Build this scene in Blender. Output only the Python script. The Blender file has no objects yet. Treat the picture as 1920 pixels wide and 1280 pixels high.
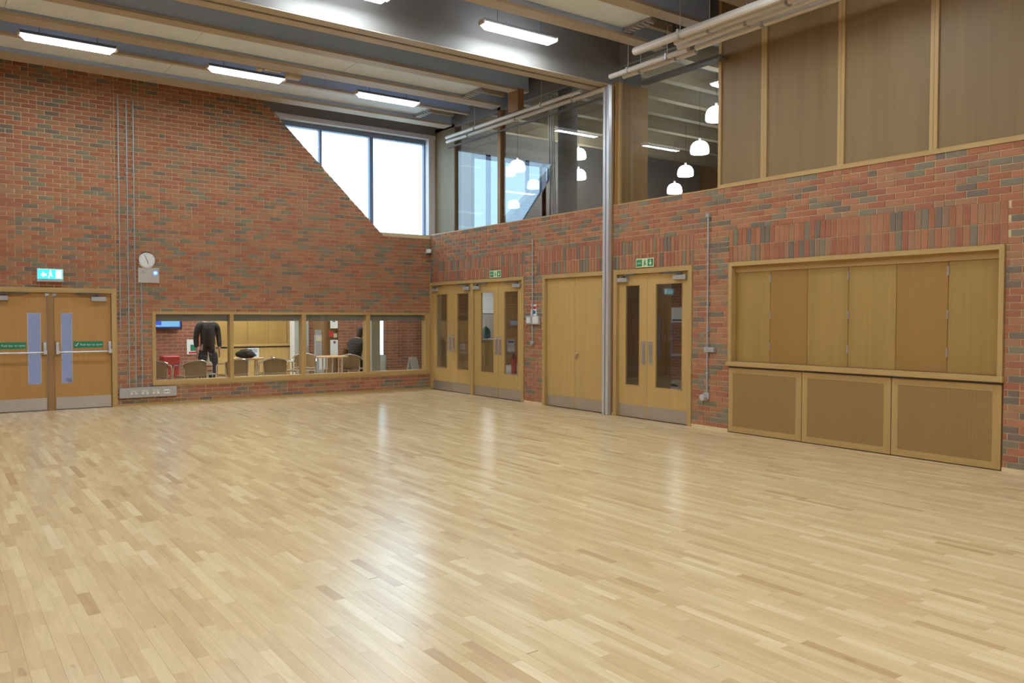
import bpy, bmesh, math, random
from mathutils import Vector, Matrix
random.seed(7)
C = bpy.context.scene.collection
SC = bpy.context.scene
PI = math.pi

# ------------------------------------------------------------------ camera
cam_data = bpy.data.cameras.new('camera')
cam = bpy.data.objects.new('camera', cam_data)
C.objects.link(cam)
CAM = Vector((-9.0464, -15.7673, 1.59))
yaw, pitch, roll = math.radians(35.5857), math.radians(1.6933), math.radians(0.0808)
FWD = Vector((math.sin(yaw) * math.cos(pitch), math.cos(yaw) * math.cos(pitch), -math.sin(pitch)))
R0 = Vector((math.cos(yaw), -math.sin(yaw), 0)); U0 = R0.cross(FWD)
RGT = R0 * math.cos(roll) + U0 * math.sin(roll); UPV = U0 * math.cos(roll) - R0 * math.sin(roll)
m = Matrix.Identity(4)
for i in range(3):
    m[i][0] = RGT[i]; m[i][1] = UPV[i]; m[i][2] = -FWD[i]; m[i][3] = CAM[i]
cam.matrix_world = m
FOC = 1525.83
cam_data.sensor_fit = 'HORIZONTAL'
cam_data.sensor_width = 36.0
cam_data.lens = 36.0 * FOC / 1920.0
cam_data.clip_start = 0.05
cam_data.clip_end = 200
SC.camera = cam

# ------------------------------------------------------------------ world, exposure
w = bpy.data.worlds.new('overcast_sky'); SC.world = w; w.use_nodes = True
bg = w.node_tree.nodes['Background']
bg.inputs[0].default_value = (0.54, 0.79, 1.0, 1)
SKY = 3.3
bg.inputs[1].default_value = SKY
SC.view_settings.view_transform = 'Standard'
SC.view_settings.look = 'None'
SC.view_settings.gamma = 1.0
SC.view_settings.use_curve_mapping = False
SC.view_settings.exposure = 0.87
SC.cycles.use_denoising = True
SC.cycles.max_bounces = 10
SC.cycles.transparent_max_bounces = 24
SC.cycles.caustics_reflective = False
SC.cycles.sample_clamp_indirect = 6.0
# daylight portal in the sloping corner window (guides sky sampling only)
pl = bpy.data.lights.new('window_portal', 'AREA'); pl.shape = 'RECTANGLE'; pl.size = 3.8; pl.size_y = 2.3
pl.cycles.is_portal = True
po = bpy.data.objects.new('window_portal', pl); po.location = (-1.75, 0.36, 4.45); po.rotation_euler = (-PI / 2, 0, 0); C.objects.link(po)
LAMP = 50.0      # radiance of the hall's fluorescent diffusers
LAMPC = (0.87, 1.0, 1.08)

# ------------------------------------------------------------------ materials
MATS = {}
def nm(name):
    mt = bpy.data.materials.new(name); mt.use_nodes = True
    MATS[name] = mt
    nt = mt.node_tree
    return mt, nt, nt.nodes['Principled BSDF'], nt.nodes, nt.links

def plain(name, col, rough=0.5, metal=0.0, spec=0.5, var=0.06, scale=6.0):
    mt, nt, b, N, L = nm(name)
    tc = N.new('ShaderNodeTexCoord'); no = N.new('ShaderNodeTexNoise'); no.inputs['Scale'].default_value = scale
    no.inputs['Detail'].default_value = 3
    mr = N.new('ShaderNodeMapRange'); mr.inputs[3].default_value = 1 - var; mr.inputs[4].default_value = 1 + var
    mx = N.new('ShaderNodeVectorMath'); mx.operation = 'SCALE'; mx.inputs[0].default_value = col
    L.new(tc.outputs['Object'], no.inputs['Vector']); L.new(no.outputs['Fac'], mr.inputs[0])
    L.new(mr.outputs[0], mx.inputs['Scale']); L.new(mx.outputs[0], b.inputs['Base Color'])
    b.inputs['Roughness'].default_value = rough; b.inputs['Metallic'].default_value = metal
    b.inputs['Specular IOR Level'].default_value = spec
    return mt

def emit(name, col, s, base=0.7):
    mt, nt, b, N, L = nm(name)
    b.inputs['Base Color'].default_value = (base, base, base, 1)
    b.inputs['Emission Color'].default_value = (*col, 1); b.inputs['Emission Strength'].default_value = s
    return mt

def wood(name, c0, c1, axis='z', rough=0.45, bands=0.0, fine=22.0, spec=0.4):
    """veneer: streaks along one axis, optional broad leaf-to-leaf bands across"""
    mt, nt, b, N, L = nm(name)
    tc = N.new('ShaderNodeTexCoord'); mp = N.new('ShaderNodeMapping')
    s = {'x': (1.0, fine, fine), 'y': (fine, 1.0, fine), 'z': (fine, fine, 0.9)}[axis]
    mp.inputs['Scale'].default_value = s
    no = N.new('ShaderNodeTexNoise'); no.inputs['Scale'].default_value = 1.0; no.inputs['Detail'].default_value = 5
    no.inputs['Roughness'].default_value = 0.6; no.inputs['Distortion'].default_value = 0.4
    mp2 = N.new('ShaderNodeMapping')
    s2 = {'x': (0.15, 4, 4), 'y': (4, 0.15, 4), 'z': (4, 4, 0.12)}[axis]
    mp2.inputs['Scale'].default_value = s2
    n2 = N.new('ShaderNodeTexNoise'); n2.inputs['Scale'].default_value = 1.0; n2.inputs['Detail'].default_value = 1
    ma = N.new('ShaderNodeMath'); ma.operation = 'MULTIPLY_ADD'; ma.inputs[1].default_value = bands
    mb_ = N.new('ShaderNodeMath'); mb_.operation = 'MULTIPLY'; mb_.inputs[1].default_value = 1.0 - bands
    cr = N.new('ShaderNodeValToRGB'); cr.color_ramp.elements[0].position = 0.3; cr.color_ramp.elements[1].position = 0.7
    cr.color_ramp.elements[0].color = (*c0, 1); cr.color_ramp.elements[1].color = (*c1, 1)
    L.new(tc.outputs['Object'], mp.inputs[0]); L.new(mp.outputs[0], no.inputs['Vector'])
    L.new(tc.outputs['Object'], mp2.inputs[0]); L.new(mp2.outputs[0], n2.inputs['Vector'])
    L.new(no.outputs['Fac'], mb_.inputs[0]); L.new(n2.outputs['Fac'], ma.inputs[0]); L.new(mb_.outputs[0], ma.inputs[2])
    L.new(ma.outputs[0], cr.inputs[0]); L.new(cr.outputs[0], b.inputs['Base Color'])
    b.inputs['Roughness'].default_value = rough; b.inputs['Specular IOR Level'].default_value = spec
    return mt

def brick_mat():
    mt, nt, b, N, L = nm('red_brick')
    at = N.new('ShaderNodeAttribute'); at.attribute_name = 'tone'
    cr = N.new('ShaderNodeValToRGB'); cr.color_ramp.interpolation = 'CONSTANT'
    cols = [(0.00, (0.400, 0.165, 0.090)), (0.14, (0.370, 0.145, 0.080)), (0.28, (0.430, 0.190, 0.105)), (0.42, (0.395, 0.190, 0.105)),
            (0.54, (0.350, 0.138, 0.085)), (0.66, (0.370, 0.200, 0.115)), (0.77, (0.290, 0.180, 0.115)), (0.86, (0.200, 0.155, 0.120)),
            (0.94, (0.235, 0.200, 0.140))]
    el = cr.color_ramp.elements
    el[0].position, el[0].color = cols[0][0], (*cols[0][1], 1); el[1].position, el[1].color = cols[1][0], (*cols[1][1], 1)
    for p, c in cols[2:]:
        e = el.new(p); e.color = (*c, 1)
    tc = N.new('ShaderNodeTexCoord'); no = N.new('ShaderNodeTexNoise'); no.inputs['Scale'].default_value = 9; no.inputs['Detail'].default_value = 4
    mr = N.new('ShaderNodeMapRange'); mr.inputs[3].default_value = 0.80; mr.inputs[4].default_value = 1.2
    vm = N.new('ShaderNodeVectorMath'); vm.operation = 'SCALE'
    L.new(tc.outputs['Object'], no.inputs['Vector']); L.new(no.outputs['Fac'], mr.inputs[0]); L.new(at.outputs['Fac'], cr.inputs[0])
    L.new(cr.outputs[0], vm.inputs[0]); L.new(mr.outputs[0], vm.inputs['Scale']); L.new(vm.outputs[0], b.inputs['Base Color'])
    b.inputs['Roughness'].default_value = 0.85; b.inputs['Specular IOR Level'].default_value = 0.2
    return mt

def far_brick_mat():
    """brickwork seen far off through glass: pattern carried by the material"""
    mt, nt, b, N, L = nm('far_brick')
    tc = N.new('ShaderNodeTexCoord'); sx = N.new('ShaderNodeSeparateXYZ'); ad = N.new('ShaderNodeMath'); ad.operation = 'ADD'
    cx = N.new('ShaderNodeCombineXYZ'); br = N.new('ShaderNodeTexBrick')
    br.inputs['Color1'].default_value = (0.36, 0.12, 0.065, 1); br.inputs['Color2'].default_value = (0.22, 0.09, 0.06, 1)
    br.inputs['Mortar'].default_value = (0.40, 0.27, 0.17, 1); br.inputs['Scale'].default_value = 1.0
    br.inputs['Brick Width'].default_value = 0.225; br.inputs['Row Height'].default_value = 0.075; br.inputs['Mortar Size'].default_value = 0.006
    L.new(tc.outputs['Object'], sx.inputs[0]); L.new(sx.outputs[0], ad.inputs[0]); L.new(sx.outputs[1], ad.inputs[1])
    L.new(ad.outputs[0], cx.inputs[0]); L.new(sx.outputs[2], cx.inputs[1]); L.new(cx.outputs[0], br.inputs['Vector'])
    L.new(br.outputs['Color'], b.inputs['Base Color']); b.inputs['Roughness'].default_value = 0.85
    return mt

def floor_mat():
    mt, nt, b, N, L = nm('maple_strip')
    at = N.new('ShaderNodeAttribute'); at.attribute_name = 'tone'
    tc = N.new('ShaderNodeTexCoord')
    mul = N.new('ShaderNodeMath'); mul.operation = 'MULTIPLY'; mul.inputs[1].default_value = 37.0
    cb = N.new('ShaderNodeCombineXYZ'); va = N.new('ShaderNodeVectorMath'); va.operation = 'ADD'
    mp = N.new('ShaderNodeMapping'); mp.inputs['Scale'].default_value = (26, 2.4, 1)
    no = N.new('ShaderNodeTexNoise'); no.inputs['Scale'].default_value = 1.0; no.inputs['Detail'].default_value = 4; no.inputs['Distortion'].default_value = 0.6
    mp2 = N.new('ShaderNodeMapping'); mp2.inputs['Scale'].default_value = (14, 4.0, 1)
    n2 = N.new('ShaderNodeTexNoise'); n2.inputs['Scale'].default_value = 1.0; n2.inputs['Detail'].default_value = 2
    cr = N.new('ShaderNodeValToRGB'); cr.color_ramp.interpolation = 'LINEAR'
    el = cr.color_ramp.elements
    el[0].position = 0.0; el[0].color = (0.57, 0.375, 0.185, 1)
    el[1].position = 1.0; el[1].color = (0.81, 0.63, 0.37, 1)
    for p, c in ((0.10, (0.655, 0.455, 0.235)), (0.45, (0.71, 0.51, 0.275)), (0.8, (0.75, 0.56, 0.31))):
        e = el.new(p); e.color = (*c, 1)
    # grain and small brown heartwood flecks
    mr = N.new('ShaderNodeMapRange'); mr.inputs[1].default_value = 0.3; mr.inputs[2].default_value = 0.7; mr.inputs[3].default_value = 0.92; mr.inputs[4].default_value = 1.06
    fl = N.new('ShaderNodeMapRange'); fl.inputs[1].default_value = 0.70; fl.inputs[2].default_value = 0.80; fl.inputs[3].default_value = 0.0; fl.inputs[4].default_value = 0.62
    vm = N.new('ShaderNodeVectorMath'); vm.operation = 'SCALE'
    mx = N.new('ShaderNodeMix'); mx.data_type = 'RGBA'; mx.inputs['B'].default_value = (0.36, 0.19, 0.08, 1)
    L.new(at.outputs['Fac'], mul.inputs[0]); L.new(mul.outputs[0], cb.inputs[0]); L.new(mul.outputs[0], cb.inputs[1])
    L.new(tc.outputs['Object'], va.inputs[0]); L.new(cb.outputs[0], va.inputs[1])
    L.new(va.outputs[0], mp.inputs[0]); L.new(mp.outputs[0], no.inputs['Vector'])
    L.new(va.outputs[0], mp2.inputs[0]); L.new(mp2.outputs[0], n2.inputs['Vector'])
    L.new(at.outputs['Fac'], cr.inputs[0]); L.new(no.outputs['Fac'], mr.inputs[0]); L.new(n2.outputs['Fac'], fl.inputs[0])
    L.new(cr.outputs[0], vm.inputs[0]); L.new(mr.outputs[0], vm.inputs['Scale'])
    L.new(vm.outputs[0], mx.inputs['A']); L.new(fl.outputs[0], mx.inputs['Factor'])
    L.new(mx.outputs['Result'], b.inputs['Base Color'])
    b.inputs['Roughness'].default_value = 0.24; b.inputs['Specular IOR Level'].default_value = 0.5
    b.inputs['IOR'].default_value = 1.5
    return mt

def glass(name, tint, refl=1.9, rough=0.0):
    """thin pane: the outer face reflects, light passes through tinted"""
    mt, nt, b, N, L = nm(name)
    N.remove(b)
    tr = N.new('ShaderNodeBsdfTransparent'); tr.inputs[0].default_value = (*tint, 1)
    gl = N.new('ShaderNodeBsdfGlossy'); gl.inputs['Roughness'].default_value = rough; gl.inputs['Color'].default_value = (1, 1, 1, 1)
    fr = N.new('ShaderNodeFresnel'); fr.inputs['IOR'].default_value = 1.5
    ge = N.new('ShaderNodeNewGeometry'); inv = N.new('ShaderNodeMath'); inv.operation = 'SUBTRACT'; inv.inputs[0].default_value = 1.0
    mu = N.new('ShaderNodeMath'); mu.operation = 'MULTIPLY'; mu2 = N.new('ShaderNodeMath'); mu2.operation = 'MULTIPLY'; mu2.inputs[1].default_value = refl
    mu2.use_clamp = True
    mx = N.new('ShaderNodeMixShader'); out = N['Material Output']
    L.new(ge.outputs['Backfacing'], inv.inputs[1]); L.new(fr.outputs[0], mu.inputs[0]); L.new(inv.outputs[0], mu.inputs[1])
    L.new(mu.outputs[0], mu2.inputs[0]); L.new(mu2.outputs[0], mx.inputs[0])
    L.new(tr.outputs[0], mx.inputs[1]); L.new(gl.outputs[0], mx.inputs[2]); L.new(mx.outputs[0], out.inputs[0])
    return mt

def perforated_mat():
    mt, nt, b, N, L = nm('perforated_veneer')
    tc = N.new('ShaderNodeTexCoord'); mp = N.new('ShaderNodeMapping'); mp.inputs['Scale'].default_value = (0, 62, 62)
    fr = N.new('ShaderNodeVectorMath'); fr.operation = 'FRACTION'; sb = N.new('ShaderNodeVectorMath'); sb.operation = 'SUBTRACT'; sb.inputs[1].default_value = (0, 0.5, 0.5)
    ln = N.new('ShaderNodeVectorMath'); ln.operation = 'LENGTH'; lt = N.new('ShaderNodeMath'); lt.operation = 'LESS_THAN'; lt.inputs[1].default_value = 0.27
    mp2 = N.new('ShaderNodeMapping'); mp2.inputs['Scale'].default_value = (8, 8, 0.5); no = N.new('ShaderNodeTexNoise'); no.inputs['Scale'].default_value = 1; no.inputs['Detail'].default_value = 3
    cr = N.new('ShaderNodeValToRGB'); cr.color_ramp.elements[0].color = (0.335, 0.205, 0.066, 1); cr.color_ramp.elements[1].color = (0.39, 0.24, 0.082, 1)
    mx = N.new('ShaderNodeMix'); mx.data_type = 'RGBA'; mx.inputs['B'].default_value = (0.15, 0.09, 0.034, 1)
    L.new(tc.outputs['Object'], mp.inputs[0]); L.new(mp.outputs[0], fr.inputs[0]); L.new(fr.outputs[0], sb.inputs[0]); L.new(sb.outputs[0], ln.inputs[0])
    L.new(ln.outputs['Value'], lt.inputs[0]); L.new(tc.outputs['Object'], mp2.inputs[0]); L.new(mp2.outputs[0], no.inputs['Vector'])
    L.new(no.outputs['Fac'], cr.inputs[0]); L.new(cr.outputs[0], mx.inputs['A']); L.new(lt.outputs[0], mx.inputs['Factor'])
    L.new(mx.outputs['Result'], b.inputs['Base Color']); b.inputs['Roughness'].default_value = 0.6
    return mt

BRICK = brick_mat(); FARBRICK = far_brick_mat(); MAPLE = floor_mat(); PERF = perforated_mat()
MORTAR = plain('buff_mortar', (0.72, 0.57, 0.33), 0.9, var=0.12, scale=14)
SUB = plain('joint_brown', (0.20, 0.12, 0.06), 0.8)  # even dark brown for subfloor, panel backing and thresholds
OAKF = wood('oak_frame', (0.44, 0.285, 0.105), (0.53, 0.355, 0.145), 'z', 0.45)
OAKFH = wood('oak_frame_level', (0.44, 0.285, 0.105), (0.53, 0.355, 0.145), 'y', 0.45)
OAKFX = wood('oak_frame_across', (0.44, 0.285, 0.105), (0.53, 0.355, 0.145), 'x', 0.45)
OAKD = wood('oak_door', (0.50, 0.325, 0.115), (0.585, 0.39, 0.145), 'z', 0.42, bands=0.35)
OAKB = wood('oak_door_brown', (0.44, 0.235, 0.07), (0.50, 0.28, 0.09), 'z', 0.42, bands=0.35)
OAKP = wood('oak_panel_light', (0.345, 0.212, 0.062), (0.425, 0.268, 0.083), 'z', 0.45, bands=0.5)
OAKQ = wood('oak_panel_orange', (0.335, 0.18, 0.05), (0.375, 0.205, 0.06), 'z', 0.45, bands=0.4)
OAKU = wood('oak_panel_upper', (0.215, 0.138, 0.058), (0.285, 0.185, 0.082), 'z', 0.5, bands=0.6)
POST = wood('post_timber', (0.18, 0.125, 0.065), (0.23, 0.16, 0.085), 'z', 0.55, bands=0.4)
PIER = wood('pier_timber', (0.35, 0.195, 0.062), (0.42, 0.24, 0.08), 'z', 0.5, bands=0.4)
JOIST = wood('joist_timber', (0.44, 0.37, 0.29), (0.52, 0.445, 0.35), 'x', 0.6)
JOISTY = wood('pale_joist', (0.44, 0.36, 0.23), (0.52, 0.43, 0.28), 'x', 0.6)
BEAM = plain('beam_grey', (0.215, 0.20, 0.185), 0.7, scale=2)
RAFT = plain('raft_panel', (0.76, 0.85, 0.96), 0.85)
VOID = plain('void_soffit', (0.36, 0.39, 0.45), 0.9)
WEB = plain('joist_web_grey', (0.44, 0.56, 0.82), 0.85, scale=2)
STEEL = plain('brushed_steel', (0.60, 0.57, 0.53), 0.38, 0.85, var=0.1, scale=3)
GREYM = plain('grey_metal', (0.46, 0.45, 0.44), 0.45, 0.35)
ALU = plain('aluminium', (0.72, 0.74, 0.78), 0.32, 0.6)
TUBE = plain('pale_tube', (0.66, 0.62, 0.58), 0.4, 0.1)
CHROME = plain('chrome', (0.85, 0.85, 0.87), 0.15, 1.0, var=0.02)
WHITE = plain('white_plastic', (0.80, 0.79, 0.76), 0.5)
PAPER = plain('white_paper', (0.82, 0.82, 0.80), 0.8, var=0.03)
BLACK = plain('black_plastic', (0.02, 0.02, 0.022), 0.5)
DARK = plain('dark_metal', (0.10, 0.09, 0.085), 0.55)
INK = plain('grey_ink', (0.12, 0.12, 0.13), 0.8)
BLUEINK = plain('blue_ink', (0.06, 0.14, 0.35), 0.8)
RED = plain('red_paint', (0.50, 0.03, 0.03), 0.45)
GREEN = plain('sign_green', (0.01, 0.22, 0.11), 0.5)
LUM = plain('luminous_pale', (0.66, 0.74, 0.42), 0.6)
BLIND = plain('roller_blind', (0.33, 0.32, 0.29), 0.85)
CONCRETE = plain('concrete', (0.33, 0.31, 0.28), 0.8)
GREYG = plain('grey_green_paint', (0.36, 0.37, 0.33), 0.6)
WALLW = plain('white_wall', (0.62, 0.61, 0.58), 0.8)
TILE = plain('grey_vinyl', (0.52, 0.49, 0.45), 0.35)
WICKER = plain('wicker', (0.30, 0.19, 0.09), 0.8, var=0.35, scale=90)
TABLETOP = wood('table_beech', (0.58, 0.38, 0.19), (0.68, 0.46, 0.24), 'x', 0.4)
BROWN = wood('brown_door', (0.28, 0.15, 0.06), (0.36, 0.20, 0.08), 'z', 0.5)
SKIN = plain('skin', (0.56, 0.35, 0.26), 0.6)
HAIR = plain('dark_hair', (0.03, 0.02, 0.015), 0.7)
JACKET = plain('dark_jacket', (0.022, 0.030, 0.034), 0.8, var=0.3)
TOP = plain('black_top', (0.012, 0.012, 0.014), 0.85)
JEANS = plain('dark_jeans', (0.020, 0.032, 0.060), 0.85, var=0.25)
FABRIC = plain('black_fabric', (0.015, 0.015, 0.017), 0.85, var=0.3)
CREAM = plain('cream_plastic', (0.62, 0.52, 0.36), 0.5)
YELLOW = plain('yellow_label', (0.65, 0.55, 0.05), 0.5)
TEAL = plain('teal_cloth', (0.03, 0.13, 0.15), 0.8)
WINFR = plain('window_frame_blue_grey', (0.16, 0.20, 0.30), 0.5)
REVEAL = plain('window_reveal', (0.68, 0.66, 0.70), 0.7)
LIT = emit('lit_diffuser', LAMPC, LAMP)
LITSIDE = emit('lit_diffuser_side', (0.9, 1.0, 1.08), 9.0)
LITDIM = emit('lit_diffuser_dim_side', (0.9, 1.0, 1.08), 0.65)
PEND = emit('pendant_glow', (0.97, 1.0, 1.0), 11.0)
CAFE_LIT = emit('cafe_lamp', (0.96, 1.0, 1.0), 22.0)
LOBBY_FILL = emit('lobby_fill', (1.0, 0.95, 0.88), 26.0)  # glow of the two lamps added to light the lobby
SCREEN = emit('screen_blue', (0.03, 0.12, 0.8), 0.45, 0.03)
SCREENW = emit('screen_pale', (0.25, 0.62, 1.0), 0.50, 0.03)
LED = emit('blue_led', (0.05, 0.16, 1.0), 2.5, 0.03)
LEDC = emit('blue_led_core', (0.45, 0.75, 1.0), 3.0, 0.03)
EXITLIT = emit('exit_lit', (0.04, 0.72, 0.80), 0.95, 0.03)
EXITW = emit('exit_lit_white', (0.75, 1.0, 1.0), 1.15, 0.03)
PANE = glass('clear_pane', (0.93, 0.95, 0.95))
CLERE = glass('clerestory_pane', (0.80, 0.82, 0.83), 1.25)
BLUEP = glass('blue_pane', (0.43, 0.44, 0.45), 1.0)
FROST = glass('frosted_pane', (0.235, 0.205, 0.225), 1.0, 0.3)

# ------------------------------------------------------------------ helpers
def wloc(p):
    v = Vector((0, 0, 0))
    while p is not None:
        v += p.location; p = p.parent
    return v

class MB:
    def __init__(s): s.v = []; s.f = []; s.t = []; s.mi = []; s.m = 0; s.smooth = False
    def add(s, vs, fs, tone=0.5):
        o = len(s.v); s.v += [tuple(q) for q in vs]; s.f += [tuple(i + o for i in f) for f in fs]
        s.t += [tone] * len(fs); s.mi += [s.m] * len(fs); return s
    def box(s, x0, x1, y0, y1, z0, z1, tone=0.5):
        x0, x1 = min(x0, x1), max(x0, x1); y0, y1 = min(y0, y1), max(y0, y1); z0, z1 = min(z0, z1), max(z0, z1)
        vs = [(x0, y0, z0), (x1, y0, z0), (x1, y1, z0), (x0, y1, z0), (x0, y0, z1), (x1, y0, z1), (x1, y1, z1), (x0, y1, z1)]
        return s.add(vs, [(0, 3, 2, 1), (4, 5, 6, 7), (0, 1, 5, 4), (1, 2, 6, 5), (2, 3, 7, 6), (3, 0, 4, 7)], tone)
    def bbox(s, x0, x1, y0, y1, z0, z1, r=0.004):
        """box with chamfered edges"""
        bm = bmesh.new(); bmesh.ops.create_cube(bm, size=1.0)
        for v in bm.verts:
            v.co = Vector(((x0 + x1) / 2 + v.co.x * abs(x1 - x0), (y0 + y1) / 2 + v.co.y * abs(y1 - y0), (z0 + z1) / 2 + v.co.z * abs(z1 - z0)))
        bmesh.ops.bevel(bm, geom=list(bm.edges), offset=r, segments=1, affect='EDGES', profile=0.5)
        bm.verts.index_update(); s.add([v.co for v in bm.verts], [[v.index for v in f.verts] for f in bm.faces]); bm.free(); return s
    def prism(s, pts, lo, hi, axis):
        """polygon extruded along axis; pts in the other two axes (cyclic order yz, xz, xy)"""
        n = len(pts)
        def P(a, b, c): return {'x': (c, a, b), 'y': (a, c, b), 'z': (a, b, c)}[axis]
        vs = [P(a, b, lo) for a, b in pts] + [P(a, b, hi) for a, b in pts]
        fs = [tuple(range(n - 1, -1, -1)), tuple(range(n, 2 * n))] + [(i, (i + 1) % n, n + (i + 1) % n, n + i) for i in range(n)]
        ar = sum(pts[i][0] * pts[(i + 1) % n][1] - pts[(i + 1) % n][0] * pts[i][1] for i in range(n))
        flip = (ar < 0) != (axis == 'y')
        if flip: fs = [tuple(reversed(f)) for f in fs]
        return s.add(vs, fs)
    def tube(s, path, r, n=8, cap=True):
        pts = [Vector(p) for p in path]; rs = r if isinstance(r, (list, tuple)) else [r] * len(pts)
        o = len(s.v); ref = None; rings = []
        for i, p in enumerate(pts):
            t = (pts[min(i + 1, len(pts) - 1)] - pts[max(i - 1, 0)]).normalized()
            if ref is None:
                ref = Vector((0, 0, 1)) if abs(t.z) < 0.9 else Vector((1, 0, 0))
            a = t.cross(ref)
            if a.length < 1e-4: a = t.cross(Vector((0.3, 1, 0.2)))
            a.normalize(); b = a.cross(t).normalized(); ref = b
            rings.append([p + (a * math.cos(k * 2 * PI / n) + b * math.sin(k * 2 * PI / n)) * rs[i] for k in range(n)])
        vs = [q for rr in rings for q in rr]; fs = []
        for i in range(len(pts) - 1):
            for k in range(n):
                fs.append((i * n + k, (i + 1) * n + k, (i + 1) * n + (k + 1) % n, i * n + (k + 1) % n))
        if cap:
            fs.append(tuple(range(n))); fs.append(tuple(range((len(pts) - 1) * n + n - 1, (len(pts) - 1) * n - 1, -1)))
        return s.add(vs, fs)
    def cyl(s, c, r, h, axis='z', n=20):
        d = {'x': Vector((1, 0, 0)), 'y': Vector((0, 1, 0)), 'z': Vector((0, 0, 1))}[axis]
        return s.tube([Vector(c), Vector(c) + d * h], r, n)
    def lathe(s, c, prof, n=24, axis='z'):
        """prof: (r, h) list along axis from c"""
        vs = []; fs = []
        for r, h in prof:
            for k in range(n):
                a = 2 * PI * k / n; u, v2 = r * math.cos(a), r * math.sin(a)
                vs.append({'z': (c[0] + u, c[1] + v2, c[2] + h), 'y': (c[0] + v2, c[1] + h, c[2] + u), 'x': (c[0] + h, c[1] + u, c[2] + v2)}[axis])
        for i in range(len(prof) - 1):
            for k in range(n):
                fs.append((i * n + k, i * n + (k + 1) % n, (i + 1) * n + (k + 1) % n, (i + 1) * n + k))
        fs.append(tuple(range(n - 1, -1, -1))); fs.append(tuple((len(prof) - 1) * n + k for k in range(n)))
        return s.add(vs, fs)
    def ball(s, c, rx, ry, rz, n=12, m_=8):
        prof = [(max(1e-4, math.sin(PI * i / m_)), -math.cos(PI * i / m_)) for i in range(m_ + 1)]
        vs = []; fs = []
        for r, h in prof:
            for k in range(n):
                a = 2 * PI * k / n; vs.append((c[0] + rx * r * math.cos(a), c[1] + ry * r * math.sin(a), c[2] + rz * h))
        for i in range(m_):
            for k in range(n): fs.append((i * n + k, i * n + (k + 1) % n, (i + 1) * n + (k + 1) % n, (i + 1) * n + k))
        return s.add(vs, fs)
    def build(s, name, mats, parent=None, smooth=False, tones=False):
        off = wloc(parent) if parent else Vector((0, 0, 0))
        me = bpy.data.meshes.new(name)
        me.from_pydata([(x - off.x, y - off.y, z - off.z) for x, y, z in s.v], [], s.f); me.update()
        mats = mats if isinstance(mats, (list, tuple)) else [mats]
        for mt in mats: me.materials.append(mt)
        if len(mats) > 1: me.polygons.foreach_set('material_index', s.mi)
        if tones:
            a = me.attributes.new('tone', 'FLOAT', 'FACE'); a.data.foreach_set('value', s.t)
        if smooth: me.polygons.foreach_set('use_smooth', [True] * len(me.polygons))
        return link(name, me, parent)

def link(name, data, parent=None):
    o = bpy.data.objects.new(name, data); C.objects.link(o)
    if parent: o.parent = parent
    return o

def auto_smooth(o, deg=40):
    bm = bmesh.new(); bm.from_mesh(o.data)
    for e in bm.edges:
        e.smooth = not (len(e.link_faces) == 2 and e.calc_face_angle(0) > math.radians(deg))
    for f in bm.faces: f.smooth = True
    bm.to_mesh(o.data); bm.free(); return o

def tag(o, label, cat, group=None):
    o['label'] = label; o['category'] = cat
    if group: o['group'] = group
    return o

def thing(name, label, cat, loc=(0, 0, 0), group=None):
    o = bpy.data.objects.new(name, None); C.objects.link(o); o.location = loc; o.empty_display_size = 0.1
    return tag(o, label, cat, group)

def struct(name, loc=(0, 0, 0), label=None):
    o = bpy.data.objects.new(name, None); C.objects.link(o); o.location = loc; o['kind'] = 'structure'
    if label: o['label'] = label
    return o

def smesh(mb, name, mats, parent=None, **k):
    o = mb.build(name, mats, parent, **k)
    if parent is None: o['kind'] = 'structure'
    return o

def dup(root, loc, rotz=None, label=None, group=None):
    r = root.copy(); C.objects.link(r); r.location = loc
    if rotz is not None: r.rotation_euler = (0, 0, rotz)
    if label: r['label'] = label
    if group: r['group'] = group
    for ch in list(root.children):
        c = ch.copy(); C.objects.link(c); c.parent = r
        for g in ch.children:
            d = g.copy(); C.objects.link(d); d.parent = c
    return r

def text(name, body, size, loc, rot, mat, parent, align='CENTER', ext=0.0008):
    cu = bpy.data.curves.new(name, 'FONT'); cu.body = body; cu.size = size; cu.align_x = align; cu.align_y = 'CENTER'; cu.extrude = ext
    cu.materials.append(mat); cu.resolution_u = 3
    tmp = link(name, cu); dg = bpy.context.evaluated_depsgraph_get(); me = bpy.data.meshes.new_from_object(tmp.evaluated_get(dg))
    bpy.data.objects.remove(tmp); me.name = name
    o = link(name, me, parent); off = wloc(parent) if parent else Vector()
    o.location = Vector(loc) - off; o.rotation_euler = rot
    return o
ROT_BACK = (PI / 2, 0, 0)            # text on the wall y = 0, read from -y
ROT_RIGHT = (PI / 2, 0, -PI / 2)     # text on the wall x = 0, read from -x

def project(p):
    d = Vector(p) - CAM; z = d.dot(FWD)
    if z < 0.2: return None
    return (960 + FOC * d.dot(RGT) / z, 640 - FOC * d.dot(UPV) / z, z)

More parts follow.
